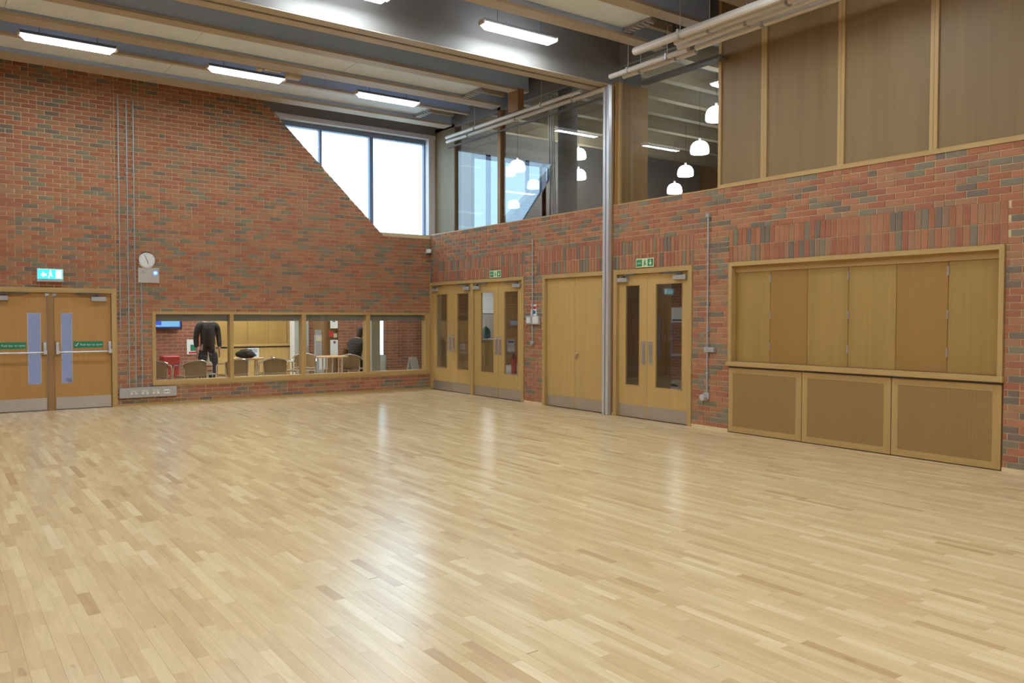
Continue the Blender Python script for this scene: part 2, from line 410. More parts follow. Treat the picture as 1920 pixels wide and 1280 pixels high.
# ================================================================== STRUCTURE
# ---- floor: maple strips running along y
def make_floor():
    root = struct('floor')
    MB().box(-11.5, 0.0, -19.5, 0.0, -0.06, -0.0115).build('subfloor', SUB, root)
    pieces = []
    W = 0.0645; n = int(11.5 / W) + 1
    for i in range(n):
        x1 = -i * W; x0 = max(x1 - W, -11.5); y = 0.0 + random.uniform(0, 0.4)
        wide = 0.0007 if i % 2 else 0.0002
        while y > -19.5:
            ln = random.choice((0.28, 0.36, 0.42, 0.5, 0.58, 0.72)) * random.uniform(0.9, 1.1)
            ya, yb = max(y - ln, -19.5), min(y, 0.0)
            if yb - ya > 0.02:
                r = random.random()
                t = random.uniform(0, 0.1) if r < 0.045 else (random.uniform(0.12, 0.4) if r < 0.32 else random.uniform(0.36, 0.85) if r < 0.9 else random.uniform(0.85, 1))
                pieces.append((x0 + 0.0002, x1 - wide, ya + 0.0004, yb - 0.0002, t))
            y -= ln
    sc = []
    for k, (x0, x1, ya, yb, t) in enumerate(pieces):
        q = project(((x0 + x1) / 2, (ya + yb) / 2, 0)); a = -1
        if q and -30 < q[0] < 1950 and q[1] < 1300:
            c = [project((x, y, 0)) for x, y in ((x0, ya), (x1, ya), (x1, yb), (x0, yb))]
            if all(c): a = abs(sum(c[i][0] * c[(i + 1) % 4][1] - c[(i + 1) % 4][0] * c[i][1] for i in range(4))) / 2
        sc.append((a, k))
    sc.sort(reverse=True); big = {k for a, k in sc[:300]}
    stuff = MB(); cache = {}
    F5 = [(4, 5, 6, 7), (0, 1, 5, 4), (1, 2, 6, 5), (2, 3, 7, 6), (3, 0, 4, 7)]
    for k, (x0, x1, ya, yb, t) in enumerate(pieces):
        top = random.uniform(-0.00015, 0.0)
        if k in big:
            ln = round((yb - ya) / 0.04) * 0.04; yb2 = min(ya + (yb - ya), 0)
            key = (round(t * 16), round(x1 - x0, 4), round(yb - ya, 2))
            if key not in cache:
                mb = MB(); L_ = yb - ya; Wd = x1 - x0
                vs = [(0, 0, -.011), (Wd, 0, -.011), (Wd, L_, -.011), (0, L_, -.011), (0, 0, 0), (Wd, 0, 0), (Wd, L_, 0), (0, L_, 0)]
                mb.add(vs, [(0, 3, 2, 1)] + F5, t); o = mb.build('floor_board', MAPLE, root, tones=True); cache[key] = o.data
            else:
                o = link('floor_board', cache[key], root)
            o.location = (x0, ya, top)
        else:
            vs = [(x0, ya, -.011), (x1, ya, -.011), (x1, yb, -.011), (x0, yb, -.011), (x0, ya, top), (x1, ya, top), (x1, yb, top), (x0, yb, top)]
            stuff.add(vs, F5, t)
    o = stuff.build('floor_boards', MAPLE, root, tones=True); o['kind'] = 'stuff'
make_floor()

# ---- brickwork
def subtract(ivs, o0, o1, h0, h1):
    out = []
    for (a, b, za, zb) in ivs:
        c, d = max(a, o0), min(b, o1)
        if c >= d or h0 >= zb or h1 <= za: out.append((a, b, za, zb)); continue
        if a < c: out.append((a, c, za, zb))
        if d < b: out.append((d, b, za, zb))
        if h0 > za + 0.02 and h0 < zb: out.append((c, d, za, h0))
        if h1 < zb - 0.02 and h1 > za: out.append((c, d, h1, zb))
    return out

def lay_bricks(u0, u1, ztop, holes, joints=(), soldiers=(), slope=None):
    """list of (ua, ub, ub_top, za, zb): stretcher bond bricks on a wall plane"""
    out = []
    for k in range(int(ztop / 0.075) + 1):
        za = 0.0315 + k * 0.075; zb = za + 0.062
        if za > ztop - 0.02: break
        zb = min(zb, ztop)
        ivs = [(u0, u1, za, zb)]
        for (h0, h1, z0, z1) in list(holes) + list(soldiers):
            ivs = subtract(ivs, h0, h1, z0, z1)
        cuts = list(joints)
        for (a, b, ca, cb) in ivs:
            bt = b
            segs = []
            st = a
            for j in sorted(cuts):
                if st < j < b: segs.append((st, j - 0.006)); st = j + 0.006
            segs.append((st, b))
            for (sa, sb) in segs:
                u = math.floor(sa / 0.225) * 0.225 + (0.1125 if k % 2 else 0) - 0.225
                while u < sb:
                    pa, pb = max(u + 0.0065, sa), min(u + 0.2185, sb)
                    if pb - pa > 0.03:
                        # now and then two headers instead of a stretcher
                        if random.random() < 0.10 and pb - pa > 0.2:
                            mid = (pa + pb) / 2; out.append((pa, mid - 0.005, mid - 0.005, ca, cb)); out.append((mid + 0.005, pb, pb, ca, cb))
                        else: out.append((pa, pb, pb, ca, cb))
                    u += 0.225
    for (h0, h1, z0, z1) in soldiers:
        u = h0 + 0.005
        while u + 0.06 < h1:
            for r in range(2):
                a = z0 + 0.005 + r * 0.225 ; out.append((u, u + 0.065, u + 0.065, a, a + 0.215))
            u += 0.075
    if slope:
        res = []
        for (a, b, bt, za, zb) in out:
            if zb > slope['z0']:
                e0, e1 = slope['f'](za), slope['f'](zb)
                if a > e1 - 0.01: continue
                if b > e1: b, bt = min(b, e0), e1
            res.append((a, b, bt, za, zb))
        out = res
    return out

TONES = [0.05, 0.2, 0.35, 0.48, 0.6, 0.7, 0.8, 0.9, 0.97]
def tone(region=0):
    r = random.random()
    if r < 0.17: return random.choice(TONES[7:])
    if r < 0.27: return TONES[6]
    return random.choice(TONES[:6])

def put_bricks(root, bricks, plane):
    def pt(u, d, z): return (u, -d, z) if plane == 'back' else (-d, u, z)
    sc = []
    for k, (a, b, bt, za, zb) in enumerate(bricks):
        q = project(pt((a + b) / 2, 0, (za + zb) / 2)); ar = -1
        if q and 0 < q[0] < 1920 and 0 < q[1] < 1280: ar = (b - a) * (zb - za) / q[2] ** 2
        sc.append((ar, k))
    sc.sort(reverse=True); big = {k for ar, k in sc[:300]}
    stuff = MB(); cache = {}
    flip = plane == 'right'
    F = [(4, 5, 6, 7), (0, 1, 5, 4), (1, 2, 6, 5), (2, 3, 7, 6), (3, 0, 4, 7)]
    def solid(u0, u1, u1t, z0, z1, d0, d1, tn, mb):
        vs = [pt(u0, d0, z0), pt(u1, d0, z0), pt(u1t, d0, z1), pt(u0, d0, z1), pt(u0, d1, z0), pt(u1, d1, z0), pt(u1t, d1, z1), pt(u0, d1, z1)]
        fs = [(0, 3, 2, 1)] + F
        if flip: fs = [tuple(reversed(f)) for f in fs]
        mb.add(vs, fs, tn)
    for k, (a, b, bt, za, zb) in enumerate(bricks):
        tn = tone(); pr = random.choice((0.0005, 0.0015, 0.003))
        if k in big:
            key = (tn, round(b - a, 3), round(bt - a, 3), round(zb - za, 3), pr)
            if key not in cache:
                mb = MB(); solid(0, b - a, bt - a, 0, zb - za, -0.009, pr, tn, mb); o = mb.build('brick', BRICK, root, tones=True); cache[key] = o.data
            else: o = link('brick', cache[key], root)
            o.location = pt(a, 0, za)
        else: solid(a, b, bt, za, zb, -0.009, pr, tn, stuff)
    o = stuff.build('bricks', BRICK, root, tones=True); o['kind'] = 'stuff'

HT = 6.3
# back wall (y = 0): door, low window, sloping opening for the corner window
SL = lambda z: -3.273 - (z - 5.371) / 0.957
wb = struct('wall_back')
mb = MB(); D = 0.007
for r in ((-11.5, -8.385, 0, HT), (-8.385, -6.355, 2.085, HT), (-6.355, -5.77, 0, HT), (-5.77, 0.3, 0, 0.35), (-5.77, 0.3, 1.69, 3.39), (-0.015, 0.3, 0.35, 1.69)):
    mb.box(r[0], r[1], D, 0.3, r[2], r[3])
mb.prism([(-5.77, 3.39), (SL(3.39), 3.39), (SL(HT), HT), (-5.77, HT)], D, 0.3, 'y')
mb.build('mortar', MORTAR, wb)
holes = [(-8.385, -6.355, 0, 2.085), (-5.77, 0.01, 0.35, 1.69)]
put_bricks(wb, lay_bricks(-11.5, -0.002, 5.95, holes, joints=(-6.36,), slope={'z0': 3.38, 'f': SL}), 'back')

# right wall (x = 0)
ZS = 3.395
wr = struct('wall_right')
mb = MB()
for r in ((-3.52, -4.085), (-5.785, -5.965), (-7.645, -8.31), (-11.885, -19.5)):
    mb.box(D, 0.3, r[0], r[1], 0, 2.355)
mb.box(D, 0.3, 0.0, -19.5, 2.355, ZS)
mb.build('mortar', MORTAR, wr)
holes = [(-3.52, 0.01, 0, 2.355), (-5.785, -4.085, 0, 2.355), (-7.645, -5.965, 0, 2.355), (-11.885, -8.31, 0, 2.355)]
sold = [(-3.532, -0.004, 2.355, 2.805), (-5.712, -3.908, 2.355, 2.805), (-7.662, -5.934, 2.355, 2.805), (-11.902, -8.298, 2.355, 2.805)]
put_bricks(wr, lay_bricks(-19.5, -0.002, ZS, holes, soldiers=sold), 'right')

# walls outside the frame close the room
smesh(MB().box(-11.8, -11.5, -19.5, 0.3, 0, HT), 'wall_left', FARBRICK)
smesh(MB().box(-11.8, 0.3, -19.8, -19.5, 0, HT), 'wall_front', FARBRICK)

# baseboards: pale low strips between the openings
bb = struct('baseboard_back')
for a, b in ((-11.5, -8.385), (-6.355, -0.03)):
    MB().box(a, b, -0.012, 0.006, 0.0, 0.042).build('strip', OAKFX, bb)
bb = struct('baseboard_right')
for a, b in ((-4.085, -3.52), (-5.965, -5.785), (-8.31, -7.645), (-19.5, -11.885)):
    MB().box(-0.012, 0.006, a, b, 0.0, 0.042).build('strip', MORTAR, bb)

# ---- ceiling: void soffit, joists, hung rafts, twin main beam
ce = struct('ceiling')
MB().box(-11.8, 0.3, -19.8, 0.3, HT, HT + 0.2).build('soffit', VOID, ce)
def joist(y0, y1, z0, x1=-0.02):
    """deep grey web standing on a timber flange"""
    MB().box(-11.5, x1, y0, y1, z0, z0 + 0.045).build('joist_flange', JOIST, ce)
    MB().box(-11.5, x1 - 0.001, y0 + 0.012, y1 - 0.012, z0 + 0.045, 6.3).build('joist_web', WEB, ce)
def raft(yn, yp, yf, yu, zf):
    """near flange yn..yp, panel yp..yf, far joist yf..yu with its underside at zf"""
    joist(yn, yp, 5.72); joist(yf, yu, zf)
    x = -0.9
    while x > -11.4:
        x2 = max(x - 2.42, -11.48)
        MB().box(x2 + 0.004, x - 0.004, yp, yf, 5.73, 5.76).build('raft_panel', RAFT, ce); x = x2
    e = MB().box(-0.90, -0.86, yp + 0.02, yf - 0.02, 5.69, 5.73)
    for q in range(6):
        yy = yp + 0.06 + q * (yf - yp - 0.12) / 5; e.box(-0.94, -0.82, yy - 0.02, yy + 0.02, 5.66, 5.69)
    e.build('end_bar', GREYM, ce)
    MB().box(-0.83, -0.05, yp + 0.04, yp + 0.12, 5.80, 5.92).build('nib', JOIST, ce)
    MB().box(-0.83, -0.05, yf - 0.14, yf - 0.06, 5.80, 5.92).build('nib', JOIST, ce)
raft(-1.68, -1.585, -0.957, -0.632, 5.625)
raft(-3.68, -3.445, -2.821, -2.492, 5.653)
raft(-7.93, -7.69, -7.118, -6.88, 5.62)
raft(-9.93, -9.69, -9.05, -8.75, 5.64)
raft(-14.2, -13.95, -13.3, -13.0, 5.64); raft(-16.3, -16.05, -15.4, -15.1, 5.64)
# twin main beams
for y0 in (-5.93, -12.05):
    MB().box(-11.5, 0.62, y0, y0 + 0.19, 5.35, 6.3).build('beam', BEAM, ce)
    MB().box(-11.5, 0.62, y0 + 0.24, y0 + 0.43, 5.35, 6.3).build('beam', BEAM, ce)
    MB().box(-11.5, 0.62, y0 + 0.004, y0 + 0.186, 5.335, 5.352).build('beam_strip', JOIST, ce)
    MB().box(-11.5, 0.62, y0 + 0.244, y0 + 0.426, 5.335, 5.352).build('beam_strip', JOIST, ce)
MB().box(-11.5, -0.02, -0.32, -0.02, 5.98, 6.3).build('edge_fascia', BEAM, ce)

# ---- corner window (upper)
w1 = struct('window_1')
def pane_under_slope(x0, x1, y0, y1, zt, zb=3.40):
    """glass between x0, x1 above the sloping brick edge"""
    f = lambda x: max(zb, 5.371 - 0.957 * (x + 3.273) - 0.03)
    pts = [(x0, f(x0))]
    if x0 < -1.2 < x1: pts.append((-1.2, zb))
    pts += [(x1, f(x1)), (x1, zt), (x0, zt)]
    return MB().prism(pts, y0, y1, 'y')
zt = 5.41
for x0, x1 in ((-3.30, -2.50), (-2.45, -1.375), (-1.295, -0.055)):
    pane_under_slope(x0, x1, 0.20, 0.21, zt).build('pane', PANE, w1)
for x0, x1 in ((-2.50, -2.45), (-1.375, -1.295)):
    pane_under_slope(x0, x1, 0.16, 0.26, zt).build('mullion', WINFR, w1)
MB().box(-0.055, 0.02, 0.16, 0.26, 3.39, zt).build('jamb', WINFR, w1)
MB().box(-3.6, 0.06, 0.14, 0.28, zt, zt + 0.10).build('head_rail', WINFR, w1)
MB().prism([(SL(zt + 0.10) + 0.01, zt + 0.10), (0.13, zt + 0.10), (0.13, zt + 0.19), (SL(zt + 0.19) + 0.01, zt + 0.19)], -0.02, 0.3, 'y').build('header', REVEAL, w1)
MB().prism([(SL(zt + 0.19) + 0.01, zt + 0.19), (0.13, zt + 0.19), (0.13, 6.3), (SL(6.3) + 0.01, 6.3)], 0.0, 0.3, 'y').build('bulkhead', BEAM, w1)
MB().box(-1.25, 0.06, 0.01, 0.28, 3.385, 3.40).build('sill', WINFR, w1)
MB().box(-0.03, 0.13, 0.0, 0.16, 3.395, zt + 0.10).build('reveal_post', REVEAL, w1)

# ---- low window to the cafe
w2 = struct('window_2')
fx0, fx1, fz0, fz1 = -5.775, -0.02, 0.35, 1.69
MB().box(fx0, fx1, -0.02, 0.16, fz1 - 0.05, fz1).build('head', OAKFX, w2)
MB().box(fx0, fx1, -0.03, 0.16, fz0, fz0 + 0.085).build('sill', OAKFX, w2)
MB().box(fx0, fx0 + 0.06, -0.02, 0.16, fz0 + 0.085, fz1 - 0.05).build('jamb', OAKF, w2)
MB().box(-0.13, fx1, -0.02, 0.16, fz0 + 0.085, fz1 - 0.05).build('jamb', OAKF, w2)
mul = [(-4.39, -4.32), (-2.965, -2.88), (-1.555, -1.465)]
for a, b in mul: MB().box(a, b, -0.015, 0.16, fz0 + 0.085, fz1 - 0.05).build('mullion', OAKF, w2)
ed = [fx0 + 0.06] + [q for m_ in mul for q in m_] + [-0.13]
for i in range(4):
    a, b = ed[2 * i], ed[2 * i + 1]
    MB().box(a, b, 0.06, 0.068, fz0 + 0.085, fz1 - 0.05).build('pane', PANE, w2)
    bl = MB().box(a + 0.01, b - 0.01, 0.10, 0.108, 1.525, fz1 - 0.05).tube([(a + 0.01, 0.104, 1.525), (b - 0.01, 0.104, 1.525)], 0.012).build('roller_blind', BLIND, w2)

# ---- clerestory above the right wall
w3 = struct('window_3')
MB().box(-0.005, 0.3, -8.1, 0.0, ZS, ZS + 0.02).build('sill', OAKFH, w3)
for y0, y1 in ((-2.44, -0.82), (-4.34, -2.54), (-5.93, -4.34), (-8.08, -5.955)):
    MB().box(0.18, 0.19, y0, y1, ZS + 0.02, 5.72).build('pane', CLERE, w3)
MB().box(0.13, 0.30, -0.82, -0.0, ZS + 0.02, 5.72).build('post', POST, w3)
MB().box(0.13, 0.26, -2.54, -2.44, ZS + 0.02, 5.72).build('post', BROWN, w3)
MB().box(0.03, 0.76, -5.955, -5.72, ZS + 0.02, 5.40).build('pier', PIER, w3)
MB().box(0.085, 0.125, -5.985, -5.955, ZS + 0.02, 5.40).build('bead', OAKF, w3)
MB().box(0.13, 0.22, -8.1, 0.0, 5.66, 5.80).build('head', BEAM, w3)
MB().box(0.13, 0.3, -8.1, 0.0, 5.80, 6.3).build('upstand', BEAM, w3)

# ---- timber panelling on the upper right wall
tp = struct('trim_1')
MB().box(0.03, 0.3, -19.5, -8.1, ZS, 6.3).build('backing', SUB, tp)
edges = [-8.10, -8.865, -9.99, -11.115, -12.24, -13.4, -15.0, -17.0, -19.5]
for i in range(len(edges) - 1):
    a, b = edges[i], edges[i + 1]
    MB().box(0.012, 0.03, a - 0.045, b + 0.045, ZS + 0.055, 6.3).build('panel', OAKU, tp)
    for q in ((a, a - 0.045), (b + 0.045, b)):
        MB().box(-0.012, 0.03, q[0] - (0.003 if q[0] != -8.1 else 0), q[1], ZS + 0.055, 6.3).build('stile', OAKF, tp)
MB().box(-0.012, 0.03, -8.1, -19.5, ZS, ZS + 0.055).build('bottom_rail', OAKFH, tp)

# ================================================================== DOORS
def closer(parent, plane, u0, u1, z0, z1, arm_to, front):
    """overhead closer: box, spindle and folded arm; front = surface coordinate of the leaf"""
    def bx(mb, a, b, d0, d1, za, zb, r=0.006):
        if plane == 'y': mb.bbox(min(a, b), max(a, b), front - d1, front - d0, za, zb, r)
        else: mb.bbox(front - d1, front - d0, min(a, b), max(a, b), za, zb, r)
    mb = MB(); bx(mb, u0, u1, 0, 0.055, z0, z1)
    o = mb.build('closer', GREYM, parent)
    mb = MB(); uc = (u0 + u1) / 2; s = 1 if arm_to > uc else -1
    bx(mb, uc - 0.03, uc + 0.03, 0.01, 0.05, z1, z1 + 0.035)
    e = (uc + arm_to) / 2
    P = (lambda u, d, z: (u, front - d, z)) if plane == 'y' else (lambda u, d, z: (front - d, u, z))
    mb.tube([P(uc, 0.03, z1 + 0.03), P(e, 0.12, z1 + 0.035), P(arm_to, 0.03, z1 + 0.045)], 0.012, 6)
    return o, mb

def leaf_right(root, y0, y1, ztop, gl=None, kick=True, pull=None, mat=OAKD):
    """door leaf in the right wall (y0 > y1), face at x = 0.035"""
    X0, X1 = 0.035, 0.08
    mb = MB()
    if gl:
        g0, g1, z0, z1 = gl
        mb.box(X0, X1, y0, g0, 0.008, ztop); mb.box(X0, X1, g1, y1, 0.008, ztop)
        mb.box(X0, X1, g0, g1, 0.008, z0); mb.box(X0, X1, g0, g1, z1, ztop)
    else: mb.box(X0, X1, y0, y1, 0.008, ztop)
    lf = mb.build('leaf', mat, root)
    if gl:
        MB().box(0.055, 0.063, g0, g1, z0, z1).build('glass', PANE, lf)
        b = MB()
        for q in ((g0, g0 - 0.014, z0, z1), (g1 + 0.014, g1, z0, z1), (g0, g1, z0, z0 + 0.016), (g0, g1, z1 - 0.014, z1)):
            b.box(0.031, 0.054, q[0], q[1], q[2], q[3])
        b.build('glazing_bead', OAKF, lf)
    if kick: MB().box(0.0335, 0.036, y0 - 0.012, y1 + 0.012, 0.012, 0.205).build('kick_plate', STEEL, lf)
    if pull:
        p0, p1 = pull
        mb = MB().bbox(0.031, 0.036, p0, p1, 0.85, 1.22, 0.001); c = (p0 + p1) / 2
        mb.tube([(0.034, c, 0.89), (0.0, c, 0.91), (0.0, c, 1.16), (0.034, c, 1.18)], 0.009, 8)
        mb.build('pull_handle', STEEL, lf)
    return lf

def frame_right(root, y0, y1, ztop, w_=0.075, muls=()):
    MB().box(-0.018, 0.12, y0, y0 - w_, 0, ztop).build('frame_jamb', OAKF, root); MB().box(-0.018, 0.12, y1 + w_, y1, 0, ztop).build('frame_jamb', OAKF, root)
    MB().box(-0.018, 0.12, y0 - w_, y1 + w_, ztop - w_, ztop).build('frame_head', OAKFH, root)
    for a, b in muls: MB().box(-0.005, 0.12, a, b, 0, ztop - w_).build('frame_post', OAKF, root)

def close_right(lf, y0, y1, arm, z0=2.155, z1=2.225):
    o, mb = closer(lf, 'x', y0, y1, z0, z1, arm, 0.035); mb.build('closer_arm', DARK, lf)

# right wall, two glazed pairs beside the corner
d1 = struct('door_2')
frame_right(d1, 0.0, -3.515, 2.355, 0.065, [(-1.655, -1.755)])
L1 = leaf_right(d1, -0.07, -0.855, 2.285, (-0.22, -0.68, 0.48, 2.10), pull=(-0.745, -0.835)); close_right(L1, -0.08, -0.30, -0.45)
L2 = leaf_right(d1, -0.861, -1.65, 2.285, (-1.07, -1.53, 0.48, 2.10), pull=(-0.90, -0.99)); close_right(L2, -1.38, -1.60, -1.15)
L3 = leaf_right(d1, -1.76, -2.612, 2.285, (-1.99, -2.46, 0.48, 2.10), pull=(-2.50, -2.60)); close_right(L3, -1.77, -1.99, -2.25)
L4 = leaf_right(d1, -2.618, -3.445, 2.285, (-2.81, -3.28, 0.48, 2.10), pull=(-2.63, -2.73)); close_right(L4, -3.14, -3.38, -2.9)
# plain store pair
d2 = struct('door_3')
frame_right(d2, -4.09, -5.78, 2.355, 0.07)
A = leaf_right(d2, -4.165, -4.937, 2.28); B_ = leaf_right(d2, -4.943, -5.705, 2.28)
mb = MB().lathe((0.034, -4.992, 0.975), [(0.027, 0.0), (0.027, -0.008), (0.012, -0.01), (0.012, -0.045)], 16, 'x')
mb.tube([(-0.012, -4.992, 0.975), (-0.016, -5.03, 0.975), (-0.012, -5.12, 0.972)], 0.011, 8)
mb.lathe((0.034, -4.992, 0.90), [(0.027, 0.0), (0.027, -0.008), (0.008, -0.009), (0.008, -0.012)], 16, 'x')
mb.build('lever_handle', CHROME, B_)
# glazed pair by the pole: narrow leaf and wide leaf
d3 = struct('door_4')
frame_right(d3, -5.97, -7.64, 2.355, 0.075)
A = leaf_right(d3, -6.05, -6.688, 2.275, (-6.20, -6.53, 0.505, 2.11), pull=(-6.57, -6.655)); close_right(A, -6.05, -6.28, -6.45)
B_ = leaf_right(d3, -6.694, -7.56, 2.275, (-6.865, -7.425, 0.50, 2.115), pull=(-6.725, -6.815)); close_right(B_, -7.27, -7.51, -7.0)

# back wall: fire exit pair with push bars
d0 = struct('door_1')
MB().box(-8.385, -8.305, -0.018, 0.14, 0, 2.085).build('frame_jamb', OAKF, d0); MB().box(-6.44, -6.355, -0.018, 0.14, 0, 2.085).build('frame_jamb', OAKF, d0)
MB().box(-8.305, -6.44, -0.018, 0.14, 2.0, 2.085).build('frame_head', OAKFX, d0)
MB().bbox(-7.43, -7.325, 0.0, 0.10, 0, 2.0).build('centre_post', BROWN, d0)
MB().box(-8.305, -6.44, 0.078, 0.10, 0.0, 0.02).build('threshold', DARK, d0)
MB().box(-8.305, -6.44, 0.078, 0.12, 1.97, 2.0).build('head_stop', OAKF, d0)
for a in (-8.305, -6.465): MB().box(a, a + 0.025, 0.078, 0.12, 0.02, 1.97).build('door_stop', OAKF, d0)
def leaf_back(x0, x1, g0, g1, bar, sign, cl, arm):
    Y0, Y1 = 0.03, 0.075; z0, z1 = 0.46, 1.645
    mb = MB(); mb.box(x0, g0, Y0, Y1, .008, 1.995); mb.box(g1, x1, Y0, Y1, .008, 1.995); mb.box(g0, g1, Y0, Y1, .008, z0); mb.box(g0, g1, Y0, Y1, z1, 1.995)
    lf = mb.build('leaf', OAKB, d0)
    MB().box(g0, g1, 0.05, 0.058, z0, z1).build('glass', FROST, lf)
    b = MB()
    for q in ((g0 - .012, g0 + .006, z0, z1), (g1 - .006, g1 + .012, z0, z1), (g0 - .012, g1 + .012, z0 - .012, z0 + .006), (g0 - .012, g1 + .012, z1 - .006, z1 + .012)):
        b.box(q[0], q[1], 0.024, 0.05, q[2], q[3])
    b.build('glazing_bead', GREYM, lf)
    MB().box(x0 + .012, x1 - .012, 0.028, 0.031, 0.012, 0.215).build('kick_plate', STEEL, lf)
    b0, b1 = bar
    mb = MB().tube([(b0, -0.055, 0.988), (b1, -0.055, 0.988)], 0.014, 10)
    for e in (b0 + 0.02, b1 - 0.02):
        mb.bbox(e - 0.025, e + 0.025, -0.075, 0.03, 0.955, 1.03); mb.bbox(e - 0.022, e + 0.022, -0.03, 0.03, 1.03, 1.16)
    mb.build('push_bar', ALU, lf)
    s0, s1 = sign
    sg = MB().box(s0, s1, 0.026, 0.0305, 1.055, 1.165).build('push_bar_sign', GREEN, lf)
    o, mb = closer(lf, 'y', cl[0], cl[1], 1.86, 1.94, arm, 0.03); mb.build('closer_arm', DARK, lf)
    return lf, sg
LB, sgb = leaf_back(-8.30, -7.434, -7.71, -7.53, (-8.28, -7.45), (-8.20, -7.735), (-8.22, -7.99), -7.7)
LA, sga = leaf_back(-7.321, -6.445, -7.215, -7.06, (-7.305, -6.455), (-7.035, -6.575), (-6.76, -6.52), -7.0)
for sg, s0, s1, lf in ((sga, -7.035, -6.575, LA), (sgb, -8.20, -7.735, LB)):
    text('lettering', 'Push bar to open', 0.050, ((s0 + s1) / 2 + 0.045, 0.0245, 1.108), ROT_BACK, PAPER, lf)
    # arrow pictogram disc at the start of the sign
    mb = MB().tube([(s0 + 0.02, 0.0245, 1.105), (s0 + 0.036, 0.0245, 1.085), (s0 + 0.075, 0.0245, 1.14)], 0.006, 4); mb.build('tick_mark', PAPER, lf)
# hardware at the meeting post head
MB().bbox(-7.46, -7.40, -0.005, 0.03, 1.94, 1.99).bbox(-7.35, -7.29, -0.005, 0.03, 1.94, 1.99).build('head_keeper', GREYM, d0)

# ================================================================== SERVING HATCH
h = thing('serving_hatch', 'oak serving hatch with six folding shutter panels closed above a counter', 'hatch', (0, -10.1, 0))
Y0, Y1 = -8.315, -11.88
MB().box(-0.03, 0.14, Y0, Y0 - 0.06, 0.985, 2.355).build('frame_jamb', OAKF, h); MB().box(-0.03, 0.14, Y1 + 0.05, Y1, 0.985, 2.355).build('frame_jamb', OAKF, h)
MB().box(-0.03, 0.14, Y0 - 0.06, Y1 + 0.05, 2.30, 2.355).build('frame_head', OAKFH, h)
MB().box(0.055, 0.14, Y0 - 0.06, Y1 + 0.05, 2.215, 2.30).build('head_rail', OAKFH, h)
ys = [-8.378, -8.94, -9.505, -10.075, -10.68, -11.27, -11.828]
mats = [OAKP, OAKQ, OAKP, OAKP, OAKQ, OAKP]
pan = []
for i in range(6):
    p = MB().bbox(0.07, 0.11, ys[i + 1] + 0.002, ys[i] - 0.002, 0.988, 2.225, 0.003).build('shutter_panel', mats[i], h); pan.append(p)
    if i in (1, 4): p['label'] = 'darker orange oak shutter panel'
for i, y in ((0, ys[1]), (2, ys[3]), (4, ys[5])):
    for z in (1.16, 1.58, 2.06):
        MB().bbox(0.062, 0.072, y - 0.012, y + 0.012, z, z + 0.10, 0.002).tube([(0.06, y, z), (0.06, y, z + 0.10)], 0.007, 6).build('hinge', STEEL, pan[i])
MB().bbox(-0.055, 0.14, Y1 - 0.015, Y0 + 0.015, 0.922, 0.985, 0.004).build('counter', OAKFH, h)
MB().box(0.0, 0.12, Y1, Y0, 0.897, 0.935).build('shadow_gap', DARK, h)
PL = ['leftmost of three, beside the conduit', 'middle one of three', 'rightmost of three, at the end brick pier']
for i, (a, b) in enumerate(((-8.32, -9.487), (-9.497, -10.675), (-10.685, -11.87))):
    t = thing('perforated_cabinet', 'perforated oak cabinet under the hatch, ' + PL[i], 'cabinet', (0.05, (a + b) / 2, 0), 'perforated cabinets under the hatch')
    mb = MB(); F_ = -0.008; G_ = 0.11
    MB().box(F_, G_, a, a - 0.075, 0.01, 0.895).build('stile', OAKF, t); MB().box(F_, G_, b + 0.085, b, 0.01, 0.895).build('stile', OAKF, t)
    MB().box(F_, G_, a - 0.075, b + 0.085, 0.01, 0.085).build('rail', OAKFH, t); MB().box(F_, G_, a - 0.075, b + 0.085, 0.825, 0.895).build('rail', OAKFH, t)
    MB().box(F_ + 0.003, G_, a - 0.075, b + 0.085, 0.085, 0.825).build('perforated_panel', PERF, t)

# ================================================================== HALL FITTINGS
# ---- pole: aluminium channel at the wall
t = thing('partition_channel', 'tall pale aluminium channel standing from floor to main beam', 'channel', (-0.06, -5.86, 0))
for y in (-5.82, -5.90):
    MB().bbox(-0.10, -0.02, y - 0.028, y + 0.028, 0.0, 5.335, 0.006).build('rail', ALU, t)
MB().box(-0.065, -0.02, -5.872, -5.848, 0.0, 5.335).build('slot', WINFR, t)
MB().box(-0.02, 0.0, -5.945, -5.785, 0.0, 5.335).build('back_plate', BROWN, t)

